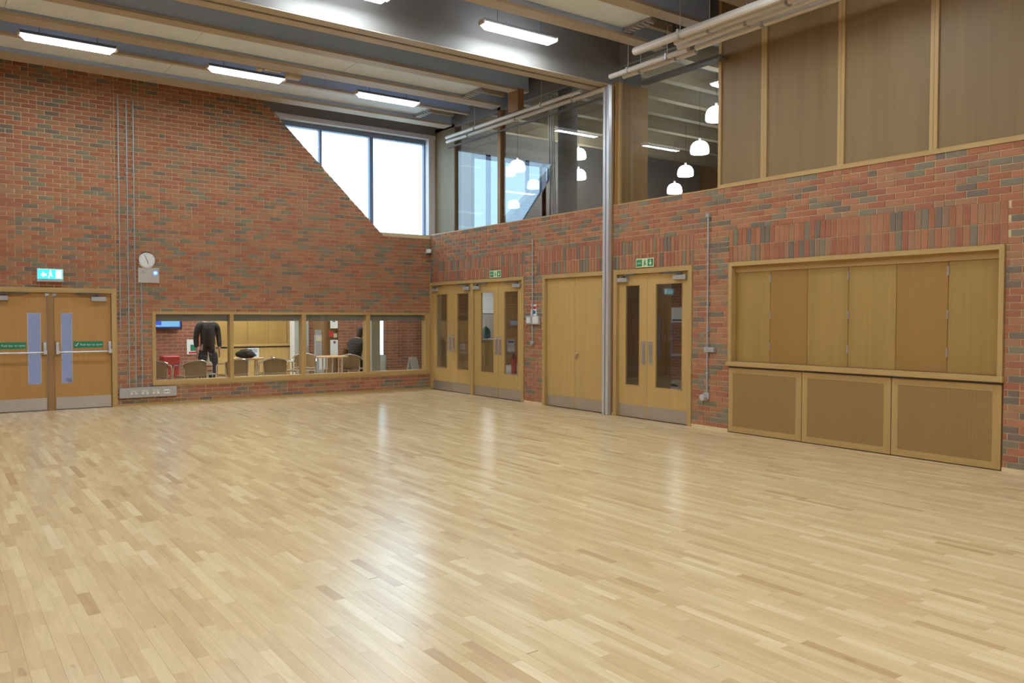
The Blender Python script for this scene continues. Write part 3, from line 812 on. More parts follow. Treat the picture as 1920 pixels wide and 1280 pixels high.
# ---- fluorescent lights
def hall_light(x0, y, label, group=None, z=5.575):
    side = LITSIDE if y < -5 else LITDIM
    L_ = 1.26
    t = thing('ceiling_light', label, 'light', (x0 + L_ / 2, y, z), group)
    MB().bbox(x0 - 0.01, x0 + L_ + 0.01, y - 0.06, y + 0.06, z + 0.06, z + 0.11, 0.01).build('housing', DARK, t)
    for e in (x0 - 0.012, x0 + L_ + 0.012): MB().bbox(e - 0.018, e + 0.018, y - 0.07, y + 0.07, z + 0.035, z + 0.10, 0.012).build('end_cap', CREAM, t)
    hw = 0.085
    def sec(x, b, zb, zt2): return [(x, y - hw, zt2), (x, y - b, zb), (x, y + b, zb), (x, y + hw, zt2)]
    A_, B2, C_, D_ = sec(x0 + 0.005, hw - 0.015, z + 0.052, z + 0.06), sec(x0 + 0.07, hw - 0.02, z, z + 0.06), sec(x0 + L_ - 0.07, hw - 0.02, z, z + 0.06), sec(x0 + L_ - 0.005, hw - 0.015, z + 0.052, z + 0.06)
    vs = A_ + B2 + C_ + D_; mb = MB(); mb.m = 1; fs = []
    for k in range(3):
        o = 4 * k
        fs += [(o, o + 4, o + 5, o + 1), (o + 2, o + 6, o + 7, o + 3), (o + 3, o + 7, o + 4, o)]
    mb.add(vs, fs + [(0, 1, 2, 3), (12, 15, 14, 13), (1, 5, 6, 2), (9, 13, 14, 10)])
    mb.m = 0; mb.f.append((5, 9, 10, 6)); mb.t.append(0.5); mb.mi.append(0)
    mb.build('diffuser', [LIT, side], t)
    for q in (0.25, L_ - 0.25):
        MB().tube([(x0 + q, y, z + 0.10), (x0 + q, y, 6.3)], 0.004, 6).build('hanger', DARK, t)
    return t
Y1L, Y2L = -2.10, -6.33
hall_light(-7.94, Y1L, 'lit strip light nearest the left edge, above the fire exit doors')
hall_light(-5.32, Y1L, 'lit strip light hung beside the small beige ceiling box')
hall_light(-2.72, Y1L, 'lit strip light nearest the sloping corner window')
hall_light(-2.80, Y2L, 'bright strip light on the near side of the main twin beam')
hall_light(-5.50, Y2L, 'strip light cut off by the top edge of the photo')
G_ = 'strip lights over the near half of the hall'
for y in (Y2L,):
    for x in (-8.1, -10.7): hall_light(x, y, 'strip light of the rows above and behind the viewpoint', G_)
hall_light(-10.55, Y1L, 'strip light of the rows above and behind the viewpoint', G_)
for y in (-10.3, -14.6, -17.8):
    for x in (-2.8, -5.5, -8.1, -10.7): hall_light(x, y, 'strip light of the rows above and behind the viewpoint', G_)

# ---- beige boxes beside the second light
t = thing('ceiling_sensor_box', 'small beige box fixed to the joist at the end of a strip light', 'box', (-3.98, -2.35, 5.72))
MB().bbox(-4.12, -3.86, -2.42, -2.28, 5.60, 5.72, 0.02).build('body', CREAM, t)
MB().bbox(-4.50, -4.20, -2.40, -2.34, 5.66, 5.72, 0.01).bbox(-4.62, -4.52, -2.42, -2.32, 5.63, 5.72, 0.02).build('bracket', CREAM, t)

# ---- tubes along the right wall under the ceiling
def tube_run(x, z, ya, yb, r, label, mat=TUBE):
    t = thing('ceiling_tube', label, 'tube', (x, (ya + yb) / 2, z), 'tubes along the right wall')
    MB().tube([(x, ya, z), (x, yb, z)], r, 12).build('tube', mat, t, smooth=False)
    k = 0; n = max(2, int(abs(yb - ya) / 1.6))
    for i in range(n):
        y = ya + (yb - ya) * (i + 0.5) / n
        MB().tube([(x, y, z + r), (x, y, 5.72)], 0.006, 6).bbox(x - r - 0.006, x + r + 0.006, y - 0.02, y + 0.02, z - r - 0.006, z + r + 0.006, 0.004).build('hanger', GREYM, t)
    return t
tube_run(-0.10, 5.29, -0.90, -5.86, 0.040, 'lower of the two pale tubes running from the corner to the pole')
tube_run(-0.27, 5.31, -1.15, -5.45, 0.034, 'upper of the two pale tubes running from the corner to the pole')
tube_run(-0.52, 5.27, -6.42, -8.0, 0.038, 'short pale tube starting beside the main beam, further from the wall')
tube_run(-0.36, 5.27, -6.55, -8.0, 0.038, 'short pale tube starting beside the main beam, closest to the wall')
tube_run(-1.00, 5.29, -7.45, -12.5, 0.055, 'thick white tube, topmost of the bundle above the timber panels')
tube_run(-0.83, 5.285, -8.05, -10.4, 0.040, 'second tube from the top in the bundle above the timber panels')
tube_run(-0.66, 5.28, -7.95, -12.5, 0.040, 'third tube from the top in the bundle above the timber panels')
tube_run(-0.47, 5.275, -8.1, -12.5, 0.040, 'lowest tube of the bundle above the timber panels')
t = thing('hanger_bracket', 'brown timber block carrying the two tubes below the rafts', 'bracket', (-0.2, -3.55, 5.4))
MB().bbox(-0.30, -0.16, -3.72, -3.40, 5.36, 5.75, 0.01).build('block', BROWN, t)
MB().tube([(-0.23, -3.36, 5.40), (-0.23, -3.36, 5.72)], 0.02, 8).ball((-0.23, -3.36, 5.74), 0.04, 0.04, 0.03).build('bolt', ALU, t)
# dark cable tray under the tubes
t = thing('cable_tray', 'dark cable tray running under the tubes by the clerestory', 'tray', (-0.06, -3.3, 5.15))
MB().box(-0.035, -0.005, -0.8, -5.7, 5.17, 5.185).box(-0.04, -0.034, -0.8, -5.7, 5.17, 5.20).build('channel', DARK, t)
t = thing('cable_tray', 'dark cable tray running under the tubes between the pier and the timber panels', 'tray', (-0.12, -7.5, 5.15))
MB().box(-0.20, -0.04, -6.7, -8.3, 5.15, 5.165).box(-0.206, -0.196, -6.7, -8.3, 5.15, 5.19).build('channel', DARK, t)

# ---- lit exit box above the fire doors
t = thing('lit_exit_sign', 'glowing cyan and white exit sign box above the fire doors', 'sign', (-7.38, -0.03, 2.30))
MB().bbox(-7.585, -7.175, -0.075, 0.0, 2.175, 2.215, 0.008).build('base', GREYM, t)
MB().bbox(-7.575, -7.185, -0.065, -0.005, 2.215, 2.40, 0.006).build('case', WHITE, t)
MB().box(-7.562, -7.198, -0.0675, -0.064, 2.228, 2.388).build('panel', EXITLIT, t)
mb = MB(); yy0, yy1 = -0.0690, -0.0670
# running figure, door leaf and arrow, in white
mb.prism([(-7.52, 2.30), (-7.475, 2.35), (-7.475, 2.32), (-7.43, 2.32), (-7.43, 2.28), (-7.475, 2.28), (-7.475, 2.25)], yy0, yy1, 'y')
mb.cyl((-7.376, yy0, 2.362), 0.013, 0.002, 'y', 10)
mb.prism([(-7.40, 2.345), (-7.365, 2.345), (-7.36, 2.30), (-7.34, 2.27), (-7.35, 2.262), (-7.378, 2.29), (-7.40, 2.245), (-7.413, 2.25), (-7.395, 2.30)], yy0, yy1, 'y')
mb.prism([(-7.30, 2.24), (-7.215, 2.24), (-7.215, 2.375), (-7.30, 2.375)], yy0, yy1, 'y')
mb.build('pictogram', EXITW, t)

# ---- clock
t = thing('wall_clock', 'round white clock with chrome rim above the grey panel', 'clock', (-5.855, -0.02, 2.61))
MB().lathe((-5.855, 0.0, 2.61), [(0.15, 0), (0.152, -0.03), (0.135, -0.045), (0.128, -0.035)], 32, 'y').build('rim', CHROME, t)
MB().lathe((-5.855, -0.0355, 2.61), [(0.129, 0), (0.129, -0.002)], 32, 'y').build('dial', PAPER, t)
mb = MB()
for k in range(12):
    a = k * PI / 6; mb.tube([(-5.855 + 0.105 * math.sin(a), -0.0385, 2.61 + 0.105 * math.cos(a)), (-5.855 + 0.12 * math.sin(a), -0.0385, 2.61 + 0.12 * math.cos(a))], 0.003, 4)
mb.build('hour_marks', INK, t)
MB().tube([(-5.852, -0.041, 2.60), (-5.89, -0.041, 2.70)], 0.0045, 5).build('minute_hand', INK, t)
MB().tube([(-5.858, -0.0415, 2.62), (-5.828, -0.0415, 2.54)], 0.0055, 5).build('hour_hand', INK, t)

# ---- control panel with blue lamp
t = thing('control_panel', 'square steel wall panel with a glowing blue lamp below the clock', 'panel', (-5.825, -0.02, 2.34))
MB().bbox(-6.005, -5.645, -0.025, 0.0, 2.205, 2.475, 0.004).build('plate', STEEL, t)
MB().lathe((-5.712, -0.024, 2.382), [(0.038, 0), (0.036, -0.006), (0.02, -0.010)], 20, 'y').build('lamp', LED, t)
MB().lathe((-5.714, -0.034, 2.384), [(0.015, 0), (0.013, -0.004)], 14, 'y').build('lamp_core', LEDC, t)
MB().bbox(-5.94, -5.88, -0.030, -0.024, 2.38, 2.42).build('switch', GREYM, t)

# ---- conduits on the back wall
def conduit_back(x, z0, z1, label, r=0.0125):
    t = thing('conduit', label, 'conduit', (x, -0.02, z0), 'conduits on the back wall')
    MB().tube([(x, -0.02, z0), (x, -0.02, z1)], r, 8).build('pipe', GREYM, t)
    z = z0 + 0.5
    while z < z1 - 0.1:
        MB().bbox(x - 0.024, x + 0.024, -0.034, 0.0, z - 0.012, z + 0.012, 0.004).build('saddle', GREYM, t); z += 1.1
conduit_back(-6.30, 1.35, 5.45, 'leftmost thin conduit, ending above the socket trunking')
conduit_back(-6.165, 0.325, 5.45, 'second thin conduit from the left rising from the socket trunking')
conduit_back(-6.055, 0.325, 5.45, 'third thin conduit from the left rising from the socket trunking')
conduit_back(-5.95, 0.325, 2.20, 'short conduit rising to the grey panel below the clock')

# ---- socket trunking
t = thing('socket_trunking', 'grey steel trunking with three double sockets low on the wall', 'socket', (-5.86, -0.03, 0.15))
MB().bbox(-6.335, -5.375, -0.06, 0.0, 0.145, 0.325, 0.005).build('trunking', GREYM, t)
for x in (-6.105, -5.915, -5.735):
    p = MB().bbox(x - 0.073, x + 0.073, -0.066, -0.06, 0.192, 0.278, 0.003).build('socket_plate', STEEL, t)
    mb = MB()
    for q in (-0.038, 0.038):
        mb.bbox(x + q - 0.02, x + q + 0.02, -0.072, -0.066, 0.20, 0.238, 0.003)
        mb.bbox(x + q * 0.55 - 0.011, x + q * 0.55 + 0.011, -0.072, -0.066, 0.246, 0.270, 0.002)
    mb.build('socket', WHITE, p)
p = MB().bbox(-5.60, -5.50, -0.066, -0.06, 0.197, 0.273, 0.003).build('data_plate', WHITE, t)
mb = MB()
for q in (-5.578, -5.55, -5.522): mb.box(q - 0.008, q + 0.008, -0.0672, -0.066, 0.222, 0.248)
mb.build('data_port', INK, p)

# ---- right wall conduits and boxes
def conduit_right(name, label, y, spans, r=0.0125):
    t = thing(name, label, 'conduit', (-0.02, y, spans[0][0]), 'conduits on the right wall')
    for z0, z1 in spans: MB().tube([(-0.02, y, z0), (-0.02, y, z1)], r, 8).build('pipe', GREYM, t)
    for z in (0.8, 1.4, 2.35):
        if any(a < z < b for a, b in spans): MB().bbox(-0.034, 0.0, y - 0.024, y + 0.024, z - 0.012, z + 0.012, 0.004).build('saddle', GREYM, t)
    return t
t = conduit_right('conduit', 'grey conduit on the brick pier left of the plain store doors', -3.80, [(1.62, 3.03), (1.16, 1.46)])
MB().lathe((0.0, -3.80, 1.12), [(0.045, 0), (0.045, -0.045), (0.036, -0.055)], 16, 'x').build('round_box', GREYM, t)
t = thing('wall_switch_box', 'grey wall box with two white switch plates under a small notice', 'box', (-0.03, -3.82, 1.54))
MB().bbox(-0.045, 0.0, -4.02, -3.62, 1.46, 1.62, 0.005).build('box', GREYM, t)
MB().bbox(-0.052, -0.045, -4.00, -3.835, 1.475, 1.605, 0.003).bbox(-0.057, -0.05, -3.99, -3.85, 1.50, 1.60, 0.003).build('switch_plate', WHITE, t)
MB().bbox(-0.052, -0.045, -3.765, -3.65, 1.49, 1.59, 0.003).build('switch_plate', WHITE, t)
t = thing('fire_action_notice', 'small white notice with red and blue bands above the switch box', 'notice', (0, -3.815, 1.72))
MB().box(-0.006, 0.0, -3.90, -3.73, 1.62, 1.83).build('sheet', PAPER, t)
MB().box(-0.0065, -0.0055, -3.895, -3.735, 1.745, 1.795).build('red_band', RED, t)
MB().box(-0.0065, -0.0055, -3.875, -3.80, 1.655, 1.72).build('blue_mark', BLUEINK, t)
t = conduit_right('conduit', 'long grey conduit on the brick pier beside the serving hatch', -7.945, [(1.17, 3.03), (0.50, 1.10)])
MB().bbox(-0.05, 0.0, -7.985, -7.905, 1.095, 1.175, 0.006).bbox(-0.05, 0.0, -8.085, -7.985, 1.10, 1.17, 0.006).build('switch_box', GREYM, t)
MB().lathe((0.0, -7.945, 3.045), [(0.035, 0), (0.035, -0.04), (0.028, -0.048)], 14, 'x').build('end_box', GREYM, t)
t = thing('industrial_socket', 'round silver industrial socket at the foot of the conduit by the hatch', 'socket', (-0.03, -7.94, 0.46))
MB().bbox(-0.05, 0.0, -7.99, -7.89, 0.42, 0.52, 0.012).build('body', GREYM, t)
MB().lathe((-0.05, -7.93, 0.455), [(0.048, 0), (0.052, -0.03), (0.045, -0.06), (0.02, -0.068)], 18, 'x').build('cap', ALU, t)

# ---- exit signs over the right wall doors
def exit_sign(yc, z0, z1, label, over):
    t = thing('exit_sign', label, 'sign', (0, yc, z0), 'green exit signs over the right wall doors')
    H_ = z1 - z0; W_ = 0.39; ya, yb = yc + W_ / 2, yc - W_ / 2        # ya is the left end seen from the hall
    F_ = -0.022
    MB().bbox(F_, -0.018, yb, ya, z0, z1, 0.001).build('plate', LUM, t)
    MB().box(F_ - 0.001, F_, ya - 0.015, ya - 0.135, z0 + 0.015, z1 - 0.015).build('text_field', GREEN, t); MB().box(F_ - 0.001, F_, yb + 0.015, yb + 0.13, z0 + 0.015, z1 - 0.015).build('arrow_field', GREEN, t)
    text('lettering', 'Fire\nexit', H_ * 0.40, (F_ - 0.002, ya - 0.072, (z0 + z1) / 2 + H_ * 0.2), ROT_RIGHT, LUM, t)
    yc2 = yb + 0.0725; zc = (z0 + z1) / 2; x0, x1 = F_ - 0.002, F_ - 0.0005
    mb = MB().prism([(yc2 - 0.012, z1 - 0.028), (yc2 + 0.012, z1 - 0.028), (yc2 + 0.012, zc), (yc2 + 0.036, zc), (yc2, z0 + 0.024), (yc2 - 0.036, zc), (yc2 - 0.012, zc)], x0, x1, 'x')
    mb.build('arrow', LUM, t)
    ym = (ya - 0.135 + yb + 0.13) / 2
    mb = MB().cyl((x0, ym - 0.002, z1 - 0.035), 0.010, 0.0015, 'x', 10)
    mb.prism([(ym - 0.014, z1 - 0.048), (ym + 0.016, z1 - 0.048), (ym + 0.012, zc - 0.012), (ym + 0.026, z0 + 0.022), (ym + 0.014, z0 + 0.020), (ym, zc - 0.022), (ym - 0.02, z0 + 0.032), (ym - 0.028, z0 + 0.042), (ym - 0.010, zc - 0.004)], x0, x1, 'x')
    mb.build('running_figure', GREEN, t)
exit_sign(-6.685, 2.37, 2.51, 'green fire exit sign above the glazed doors beside the pole', 1)
exit_sign(-2.59, 2.37, 2.51, 'green fire exit sign above the glazed doors near the corner', 1)

# ---- camera dome in the corner
t = thing('security_camera', 'small white wall camera with a dark dome in the corner', 'camera', (-0.07, -0.07, 3.0))
MB().lathe((-0.075, -0.075, 3.0), [(0.05, 0.0), (0.065, 0.01), (0.065, 0.07), (0.05, 0.09)], 18).bbox(-0.06, 0.0, -0.06, 0.0, 3.03, 3.07).build('housing', WHITE, t)
MB().ball((-0.075, -0.075, 3.0), 0.05, 0.05, 0.05, 14, 8).build('dome', DARK, t, smooth=True)

# ================================================================== CAFE (behind the back wall) AND FOYER
fl = struct('floor_cafe')
MB().box(-6.2, 9.0, 0.3, 8.0, -0.06, 0.0).box(0.12, 9.0, -14.0, 0.3, -0.06, 0.0).build('vinyl', TILE, fl)
MB().box(0.0, 0.12, -14.0, 0.3, -0.06, 0.0).build('threshold', SUB, fl)
MB().box(-6.2, 0.0, 0.0, 0.3, -0.06, 0.0).build('threshold', SUB, fl)
MB().box(-9.5, -6.2, 0.0, 2.5, -0.06, 0.0).build('outside_slab', CONCRETE, fl)
cc = struct('ceiling_cafe')
MB().box(-6.2, 9.0, 0.3, 8.0, 2.75, 2.9).build('soffit', WALLW, cc)
wf = struct('wall_cafe_far')
MB().box(-6.2, -3.95, 3.5, 3.7, 0, 2.75).box(-1.50, -1.32, 3.5, 3.7, 0, 2.75).build('brickwork', FARBRICK, wf)
MB().box(-0.66, 0.12, 3.55, 3.7, 0.8, 2.75).box(-0.66, -0.5, 3.5, 3.55, 0, 2.75).box(0.70, 2.0, 3.5, 3.7, 0, 2.75).build('brickwork', FARBRICK, wf)
MB().box(2.0, 3.2, 3.4, 3.5, 0, 2.75).build('dark_panel', BROWN, wf)
MB().box(0.12, 0.70, 3.9, 4.0, 0, 2.75).build('plaster', WALLW, wf)
MB().box(2.2, 9.0, 6.5, 6.7, 0, 2.75).build('far_lining', BROWN, wf)
MB().box(-6.35, -6.2, 0.3, 3.7, 0, 2.75).build('side', FARBRICK, wf)
MB().box(-3.95, -1.63, 3.56, 3.7, 0, 2.75).build('lining', OAKP, wf)
MB().box(-1.63, -0.66, 3.62, 3.7, 0, 2.75).box(-0.66, 0.12, 3.70, 3.75, 0, 0.8).build('lining', BROWN, wf)
fo = struct('wall_foyer')
# end wall of the upper foyer with its own sloping window
mb = MB(); mb.box(0.3, 1.24, 0.2, 0.32, 2.75, 6.3); mb.box(3.56, 9.0, 0.2, 0.32, 2.75, 6.3); mb.box(1.24, 3.56, 0.2, 0.32, 5.37, 6.3); mb.box(1.24, 3.56, 0.2, 0.32, 2.75, 3.2)
mb.prism([(2.2, 3.2), (3.56, 3.2), (3.56, 5.05)], 0.2, 0.32, 'y')
mb.build('end_wall', CONCRETE, fo)
MB().box(9.0, 9.2, -14.0, 6.7, 0, 6.3).build('far_wall', BROWN, fo)
MB().box(0.3, 9.2, -14.2, -14.0, 0, 6.3).build('near_wall', BROWN, fo)
MB().box(0.3, 1.6, -5.72, -5.60, 0, 3.3).build('lobby_wall', BROWN, fo)
MB().box(0.3, 6.7, -14.0, -0.6, 2.6, 2.75).build('lobby_soffit', CONCRETE, fo)
MB().box(6.5, 6.7, -14, -0.6, 0, 2.6).build('corridor_wall', FARBRICK, fo)
for y0, y1 in ((-2.75, -2.2), (-1.0, -0.65)):
    MB().box(6.44, 6.5, y0, y1, 0, 2.1).build('panel', OAKP, fo)
w4 = struct('window_4')
MB().box(1.24, 3.56, 0.25, 0.26, 3.2, 5.37).build('pane', BLUEP, w4)
mb = MB()
for a, b in ((1.22, 1.30), (3.28, 3.41), (3.52, 3.58)): mb.box(a, b, 0.20, 0.30, 3.2, 5.37)
mb.box(1.22, 3.58, 0.20, 0.30, 5.30, 5.40)
mb.build('frame', WINFR, w4)
cf = struct('ceiling_foyer')
MB().box(0.3, 9.2, -14.2, 0.32, 6.05, 6.2).build('soffit', VOID, cf)
y = 0.0
for y in (-0.75, -1.85, -2.9, -3.9, -4.75, -5.65, -6.6, -7.5, -8.6, -9.7):
    MB().box(0.3, 9.0, y - 0.08, y + 0.08, 5.72, 6.05).build('joist', JOISTY, cf)
# column behind the clerestory and conduits beside it
t = struct('trim_2')
MB().lathe((0.62, -4.02, 0), [(0.18, 0), (0.18, 6.05)], 40).build('column', CONCRETE, t, smooth=False)
for y in (-4.02, -4.09, -4.15):
    MB().tube([(0.24, y, ZS), (0.16, y, 5.6)], 0.014, 6).build('service_pipe', GREYM, t)
MB().box(3.0, 3.05, -1.2, -1.15, 2.8, 4.9).build('white_edge', PAPER, t)

# pendants: glowing domes over the foyer
PP = [((3.09, -5.02, 4.85), 'glowing dome pendant just above the strip light reflection', 'z'),
      ((4.84, -3.06, 4.87), 'glowing dome pendant, middle of the row of three beside the pier'),
      ((5.61, -2.01, 4.68), 'lowest glowing dome pendant of the row, resting on the brick line'),
      ((1.77, -0.85, 4.98), 'glowing dome pendant in front of the pale blue window'),
      ((3.30, -1.16, 5.38), 'upper of two glowing pendants half hidden by the round column'),
      ((3.74, -0.65, 5.02), 'lower of two glowing pendants half hidden by the round column'),
      ((1.81, -6.51, 5.01), 'glowing dome pendant cut off by the timber panelling')]
pr = None
for q in PP:
    loc, lab = Vector(q[0]), q[1]
    if pr is None:
        pr = thing('pendant_lamp', lab, 'lamp', loc, 'dome pendants in the foyer')
        x, y, z = loc
        prof = [(0.165, -0.10), (0.178, -0.08), (0.178, -0.02), (0.165, 0.05), (0.13, 0.105), (0.08, 0.135), (0.02, 0.145)]
        MB().lathe((x, y, z), prof, 24).build('shade', PEND, pr, smooth=True)
        MB().tube([(x, y, z + 0.14), (x, y, z + 0.20)], 0.025, 10).build('cap', GREYM, pr)
        MB().tube([(x, y, z + 0.2), (x, y, z + 1.15)], 0.004, 5).build('cord', DARK, pr)
    else: dup(pr, loc, None, lab)
# cafe lights, then lamps added to brighten the foyer and lobby
def far_lamp(x, y, z, lab, mat=CAFE_LIT, ln=1.2, w_=0.25, cat='light', nm_='ceiling_light', g='cafe ceiling lights'):
    t = thing(nm_, lab, cat, (x, y, z), g)
    MB().bbox(x - ln / 2 - .02, x + ln / 2 + .02, y - w_ / 2 - .02, y + w_ / 2 + .02, z + .01, z + .05).build('housing', WHITE, t)
    MB().box(x - ln / 2, x + ln / 2, y - w_ / 2, y + w_ / 2, z, z + .012).build('diffuser', mat, t)
for x, y in ((-4.6, 1.6), (-2.4, 1.6), (-0.2, 1.8), (-3.4, 2.9), (5.2, 5.2)):
    far_lamp(x, y, 2.69, 'flat ceiling light of the cafe, above the blinds')
for x, y in ((1.4, -7.9), (6.6, -5.2), (6.6, -9.5), (3.0, -11.5)):  # extra lamps added to lift the light in the foyer
    far_lamp(x, y, 5.62, 'added strip light brightening the foyer behind the clerestory', CAFE_LIT, 1.2, 0.2, g='added foyer strip lights')

far_lamp(2.6, -6.2, 2.56, 'added lamp brightening the lobby behind the glazed doors', LOBBY_FILL, 0.5, 0.2, g='added lobby lamps')  # added fill under the soffit so the lobby reads through the glass
far_lamp(4.6, -2.9, 2.56, 'added lamp brightening the lobby near the plain store doors', LOBBY_FILL, 0.5, 0.2, g='added lobby lamps')
# ---- cafe furniture
hh = thing('cafe_hatch', 'oak serving hatch with closed boards on the cafe far wall', 'hatch', (-2.8, 3.5, 0))
xs = [-3.9, -3.4, -2.95, -2.45, -2.0, -1.86]
for i in range(4): MB().bbox(xs[i] + 0.002, xs[i + 1] - 0.002, 3.47, 3.51, 0.96, 2.2, 0.003).build('shutter_panel', OAKP, hh)
MB().box(-1.99, -1.86, 3.45, 3.55, 0.96, 2.2).build('frame', OAKF, hh)
MB().bbox(-3.95, -1.83, 3.40, 3.55, 0.90, 0.955).build('counter', OAKFX, hh)
MB().box(-3.95, -1.83, 3.45, 3.55, 0.86, 0.90).build('shadow_gap', DARK, hh)
MB().box(-3.95, -1.83, 3.44, 3.55, 0.0, 0.86).build('front_panel', OAKD, hh)
t = thing('notice', 'white printed notice taped below the hatch counter behind the bag', 'notice', (-2.98, 3.4, 0.7))
MB().box(-2.97, -2.70, 3.425, 3.438, 0.64, 0.86).build('sheet', PAPER, t)
mb = MB()
for z in (0.82, 0.79, 0.76): mb.box(-2.93, -2.74, 3.422, 3.425, z, z + 0.012)
mb.box(-2.89, -2.84, 3.422, 3.425, 0.66, 0.71).box(-2.81, -2.76, 3.422, 3.425, 0.66, 0.71); mb.build('print', BLUEINK, t)
t = thing('tall_fridge', 'tall pale grey fridge at the end of the cafe hatch', 'fridge', (-1.72, 3.4, 0))
MB().bbox(-1.97, -1.62, 3.05, 3.36, 0.0, 1.95, 0.01).build('body', WHITE, t)
MB().bbox(-1.97, -1.62, 3.02, 3.05, 0.05, 1.93, 0.01).build('door', GREYG, t); MB().bbox(-1.66, -1.64, 2.99, 3.02, 0.9, 1.4).build('handle', ALU, t)
# tv
t = thing('wall_screen', 'black wall screen glowing blue high on the cafe brick wall', 'television', (-4.75, 3.4, 1.6))
MB().bbox(-5.5, -4.44, 3.38, 3.44, 1.31, 1.92, 0.01).build('bezel', BLACK, t)
MB().box(-5.46, -4.48, 3.376, 3.381, 1.36, 1.88).build('screen', SCREEN, t)
MB().box(-4.88, -4.50, 3.372, 3.376, 1.40, 1.60).box(-5.46, -4.50, 3.372, 3.376, 1.375, 1.41).build('screen_image', SCREENW, t)
MB().box(-5.0, -4.8, 3.44, 3.5, 1.5, 1.7).build('bracket', DARK, t)
t = thing('notice', 'white and red notice on the brick wall beside the standing person', 'notice', (-4.0, 3.49, 1.0))
MB().box(-4.32, -4.06, 3.488, 3.499, 0.74, 1.08).build('sheet', PAPER, t); MB().box(-4.28, -4.08, 3.484, 3.488, 0.76, 0.80).build('red_band', RED, t)
MB().box(-4.24, -4.08, 3.484, 3.488, 0.82, 0.96).build('green_patch', GREEN, t)

def bistro_chair():
    t = thing('bistro_chair', '', 'chair', (0, 0, 0), 'aluminium bistro chairs in the cafe')
    r = 0.0125
    for s in (-1, 1):
        MB().tube([(s * 0.25, -0.24, 0), (s * 0.25, -0.22, 0.42), (s * 0.255, -0.20, 0.60), (s * 0.262, -0.12, 0.655), (s * 0.265, 0.05, 0.66), (s * 0.255, 0.16, 0.665)], r, 8).build('front_leg', CHROME, t)
        MB().tube([(s * 0.22, 0.27, 0), (s * 0.22, 0.20, 0.42), (s * 0.225, 0.20, 0.60)], r, 8).build('rear_leg', CHROME, t)
    pts = []
    for k in range(13):
        a = PI * k / 12; pts.append((-0.262 * math.cos(a), 0.14 + 0.16 * math.sin(a), 0.655 + 0.10 * math.sin(a)))
    MB().tube(pts, r, 8).build('back_hoop', CHROME, t)
    MB().bbox(-0.225, 0.225, -0.22, 0.20, 0.425, 0.45, 0.01).build('seat', WICKER, t)
    mb = MB(); n = 10
    vs = []
    for k in range(n + 1):
        a = PI * (0.12 + 0.76 * k / n)
        x, y = -0.25 * math.cos(a), 0.12 + 0.155 * math.sin(a)
        for z in (0.46, 0.655 + 0.09 * math.sin(a)):
            vs += [(x, y, z), (x * 0.96, y - 0.012, z)]
    fs = []
    for k in range(n):
        o = k * 4; p = o + 4
        fs += [(o, p, p + 2, o + 2), (o + 1, o + 3, p + 3, p + 1), (o + 2, p + 2, p + 3, o + 3), (o, o + 1, p + 1, p)]
    fs += [(0, 2, 3, 1), (n * 4, n * 4 + 1, n * 4 + 3, n * 4 + 2)]
    mb.add(vs, fs).build('backrest', WICKER, t)
    MB().tube([(-0.24, -0.225, 0.40), (0.24, -0.225, 0.40)], 0.009, 6).tube([(-0.22, 0.20, 0.40), (0.22, 0.20, 0.40)], 0.009, 6).build('stretcher', CHROME, t)
    return t
ch = bistro_chair()
CH = [((-5.52, 0.92, 0), 2.8, 'bistro chair at the far left end of the cafe window'),
      ((-4.93, 0.72, 0), 0.2 + PI, 'brown backed bistro chair between the red box and the standing person'),
      ((-4.12, 0.72, 0), PI + 0.1, 'bistro chair just right of the sauce bottle, at the first mullion'),
      ((-3.30, 0.72, 0), PI - 0.15, 'bistro chair with its back to the window, right of the black bag'),
      ((-2.82, 1.38, 0), 1.4, 'bistro chair turned side on, in front of the grey fridge'),
      ((-2.16, 1.92, 0), -0.4, 'bistro chair behind the round table near the second mullion'),
      ((-1.16, 1.45, 0), PI * 0.72, 'bistro chair carrying the seated person in black')]
for i, (loc, rz, lab) in enumerate(CH):
    if i == 0: ch.location = loc; ch.rotation_euler = (0, 0, rz); ch['label'] = lab
    else: dup(ch, loc, rz, lab)

def cafe_table(x, y, lab, rad=0.34):
    t = thing('cafe_table', lab, 'table', (x, y, 0), 'round cafe tables')
    MB().lathe((x, y, 0.70), [(rad - 0.01, 0), (rad, 0.008), (rad, 0.024), (rad - 0.006, 0.03)], 32).build('tabletop', TABLETOP, t)
    for a in (0.6, 0.6 + PI / 2, 0.6 + PI, 0.6 + 1.5 * PI):
        cx_, cy_ = x + math.cos(a) * rad * 0.72, y + math.sin(a) * rad * 0.72
        MB().tube([(cx_, cy_, 0.0), (cx_, cy_, 0.70)], 0.017, 8).build('leg', CHROME, t)
    MB().tube([(x, y, 0.08), (x, y, 0.70)], 0.02, 8).lathe((x, y, 0.0), [(0.2, 0), (0.2, 0.015), (0.03, 0.05)], 20).build('pedestal', CHROME, t)
    return t
cafe_table(-1.80, 1.20, 'round beech cafe table with empty top right of the second mullion', 0.345)
cafe_table(-3.60, 1.42, 'round beech cafe table with the black bag on top', 0.33)
# bag
t = thing('bag', 'black shoulder bag lying on the cafe table', 'bag', (-3.70, 1.30, 0.73))
bm_ = MB().ball((-3.70, 1.30, 0.815), 0.20, 0.12, 0.085, 20, 10); bm_.ball((-3.62, 1.26, 0.80), 0.13, 0.12, 0.07, 14, 8)
bm_.build('body', FABRIC, t, smooth=True)
MB().tube([(-3.86, 1.26, 0.83), (-3.80, 1.22, 0.905), (-3.68, 1.20, 0.92), (-3.58, 1.22, 0.89), (-3.53, 1.26, 0.82)], 0.011, 6).build('strap', BLACK, t)
MB().bbox(-3.625, -3.595, 1.165, 1.180, 0.81, 0.84, 0.003).build('clasp', YELLOW, t)
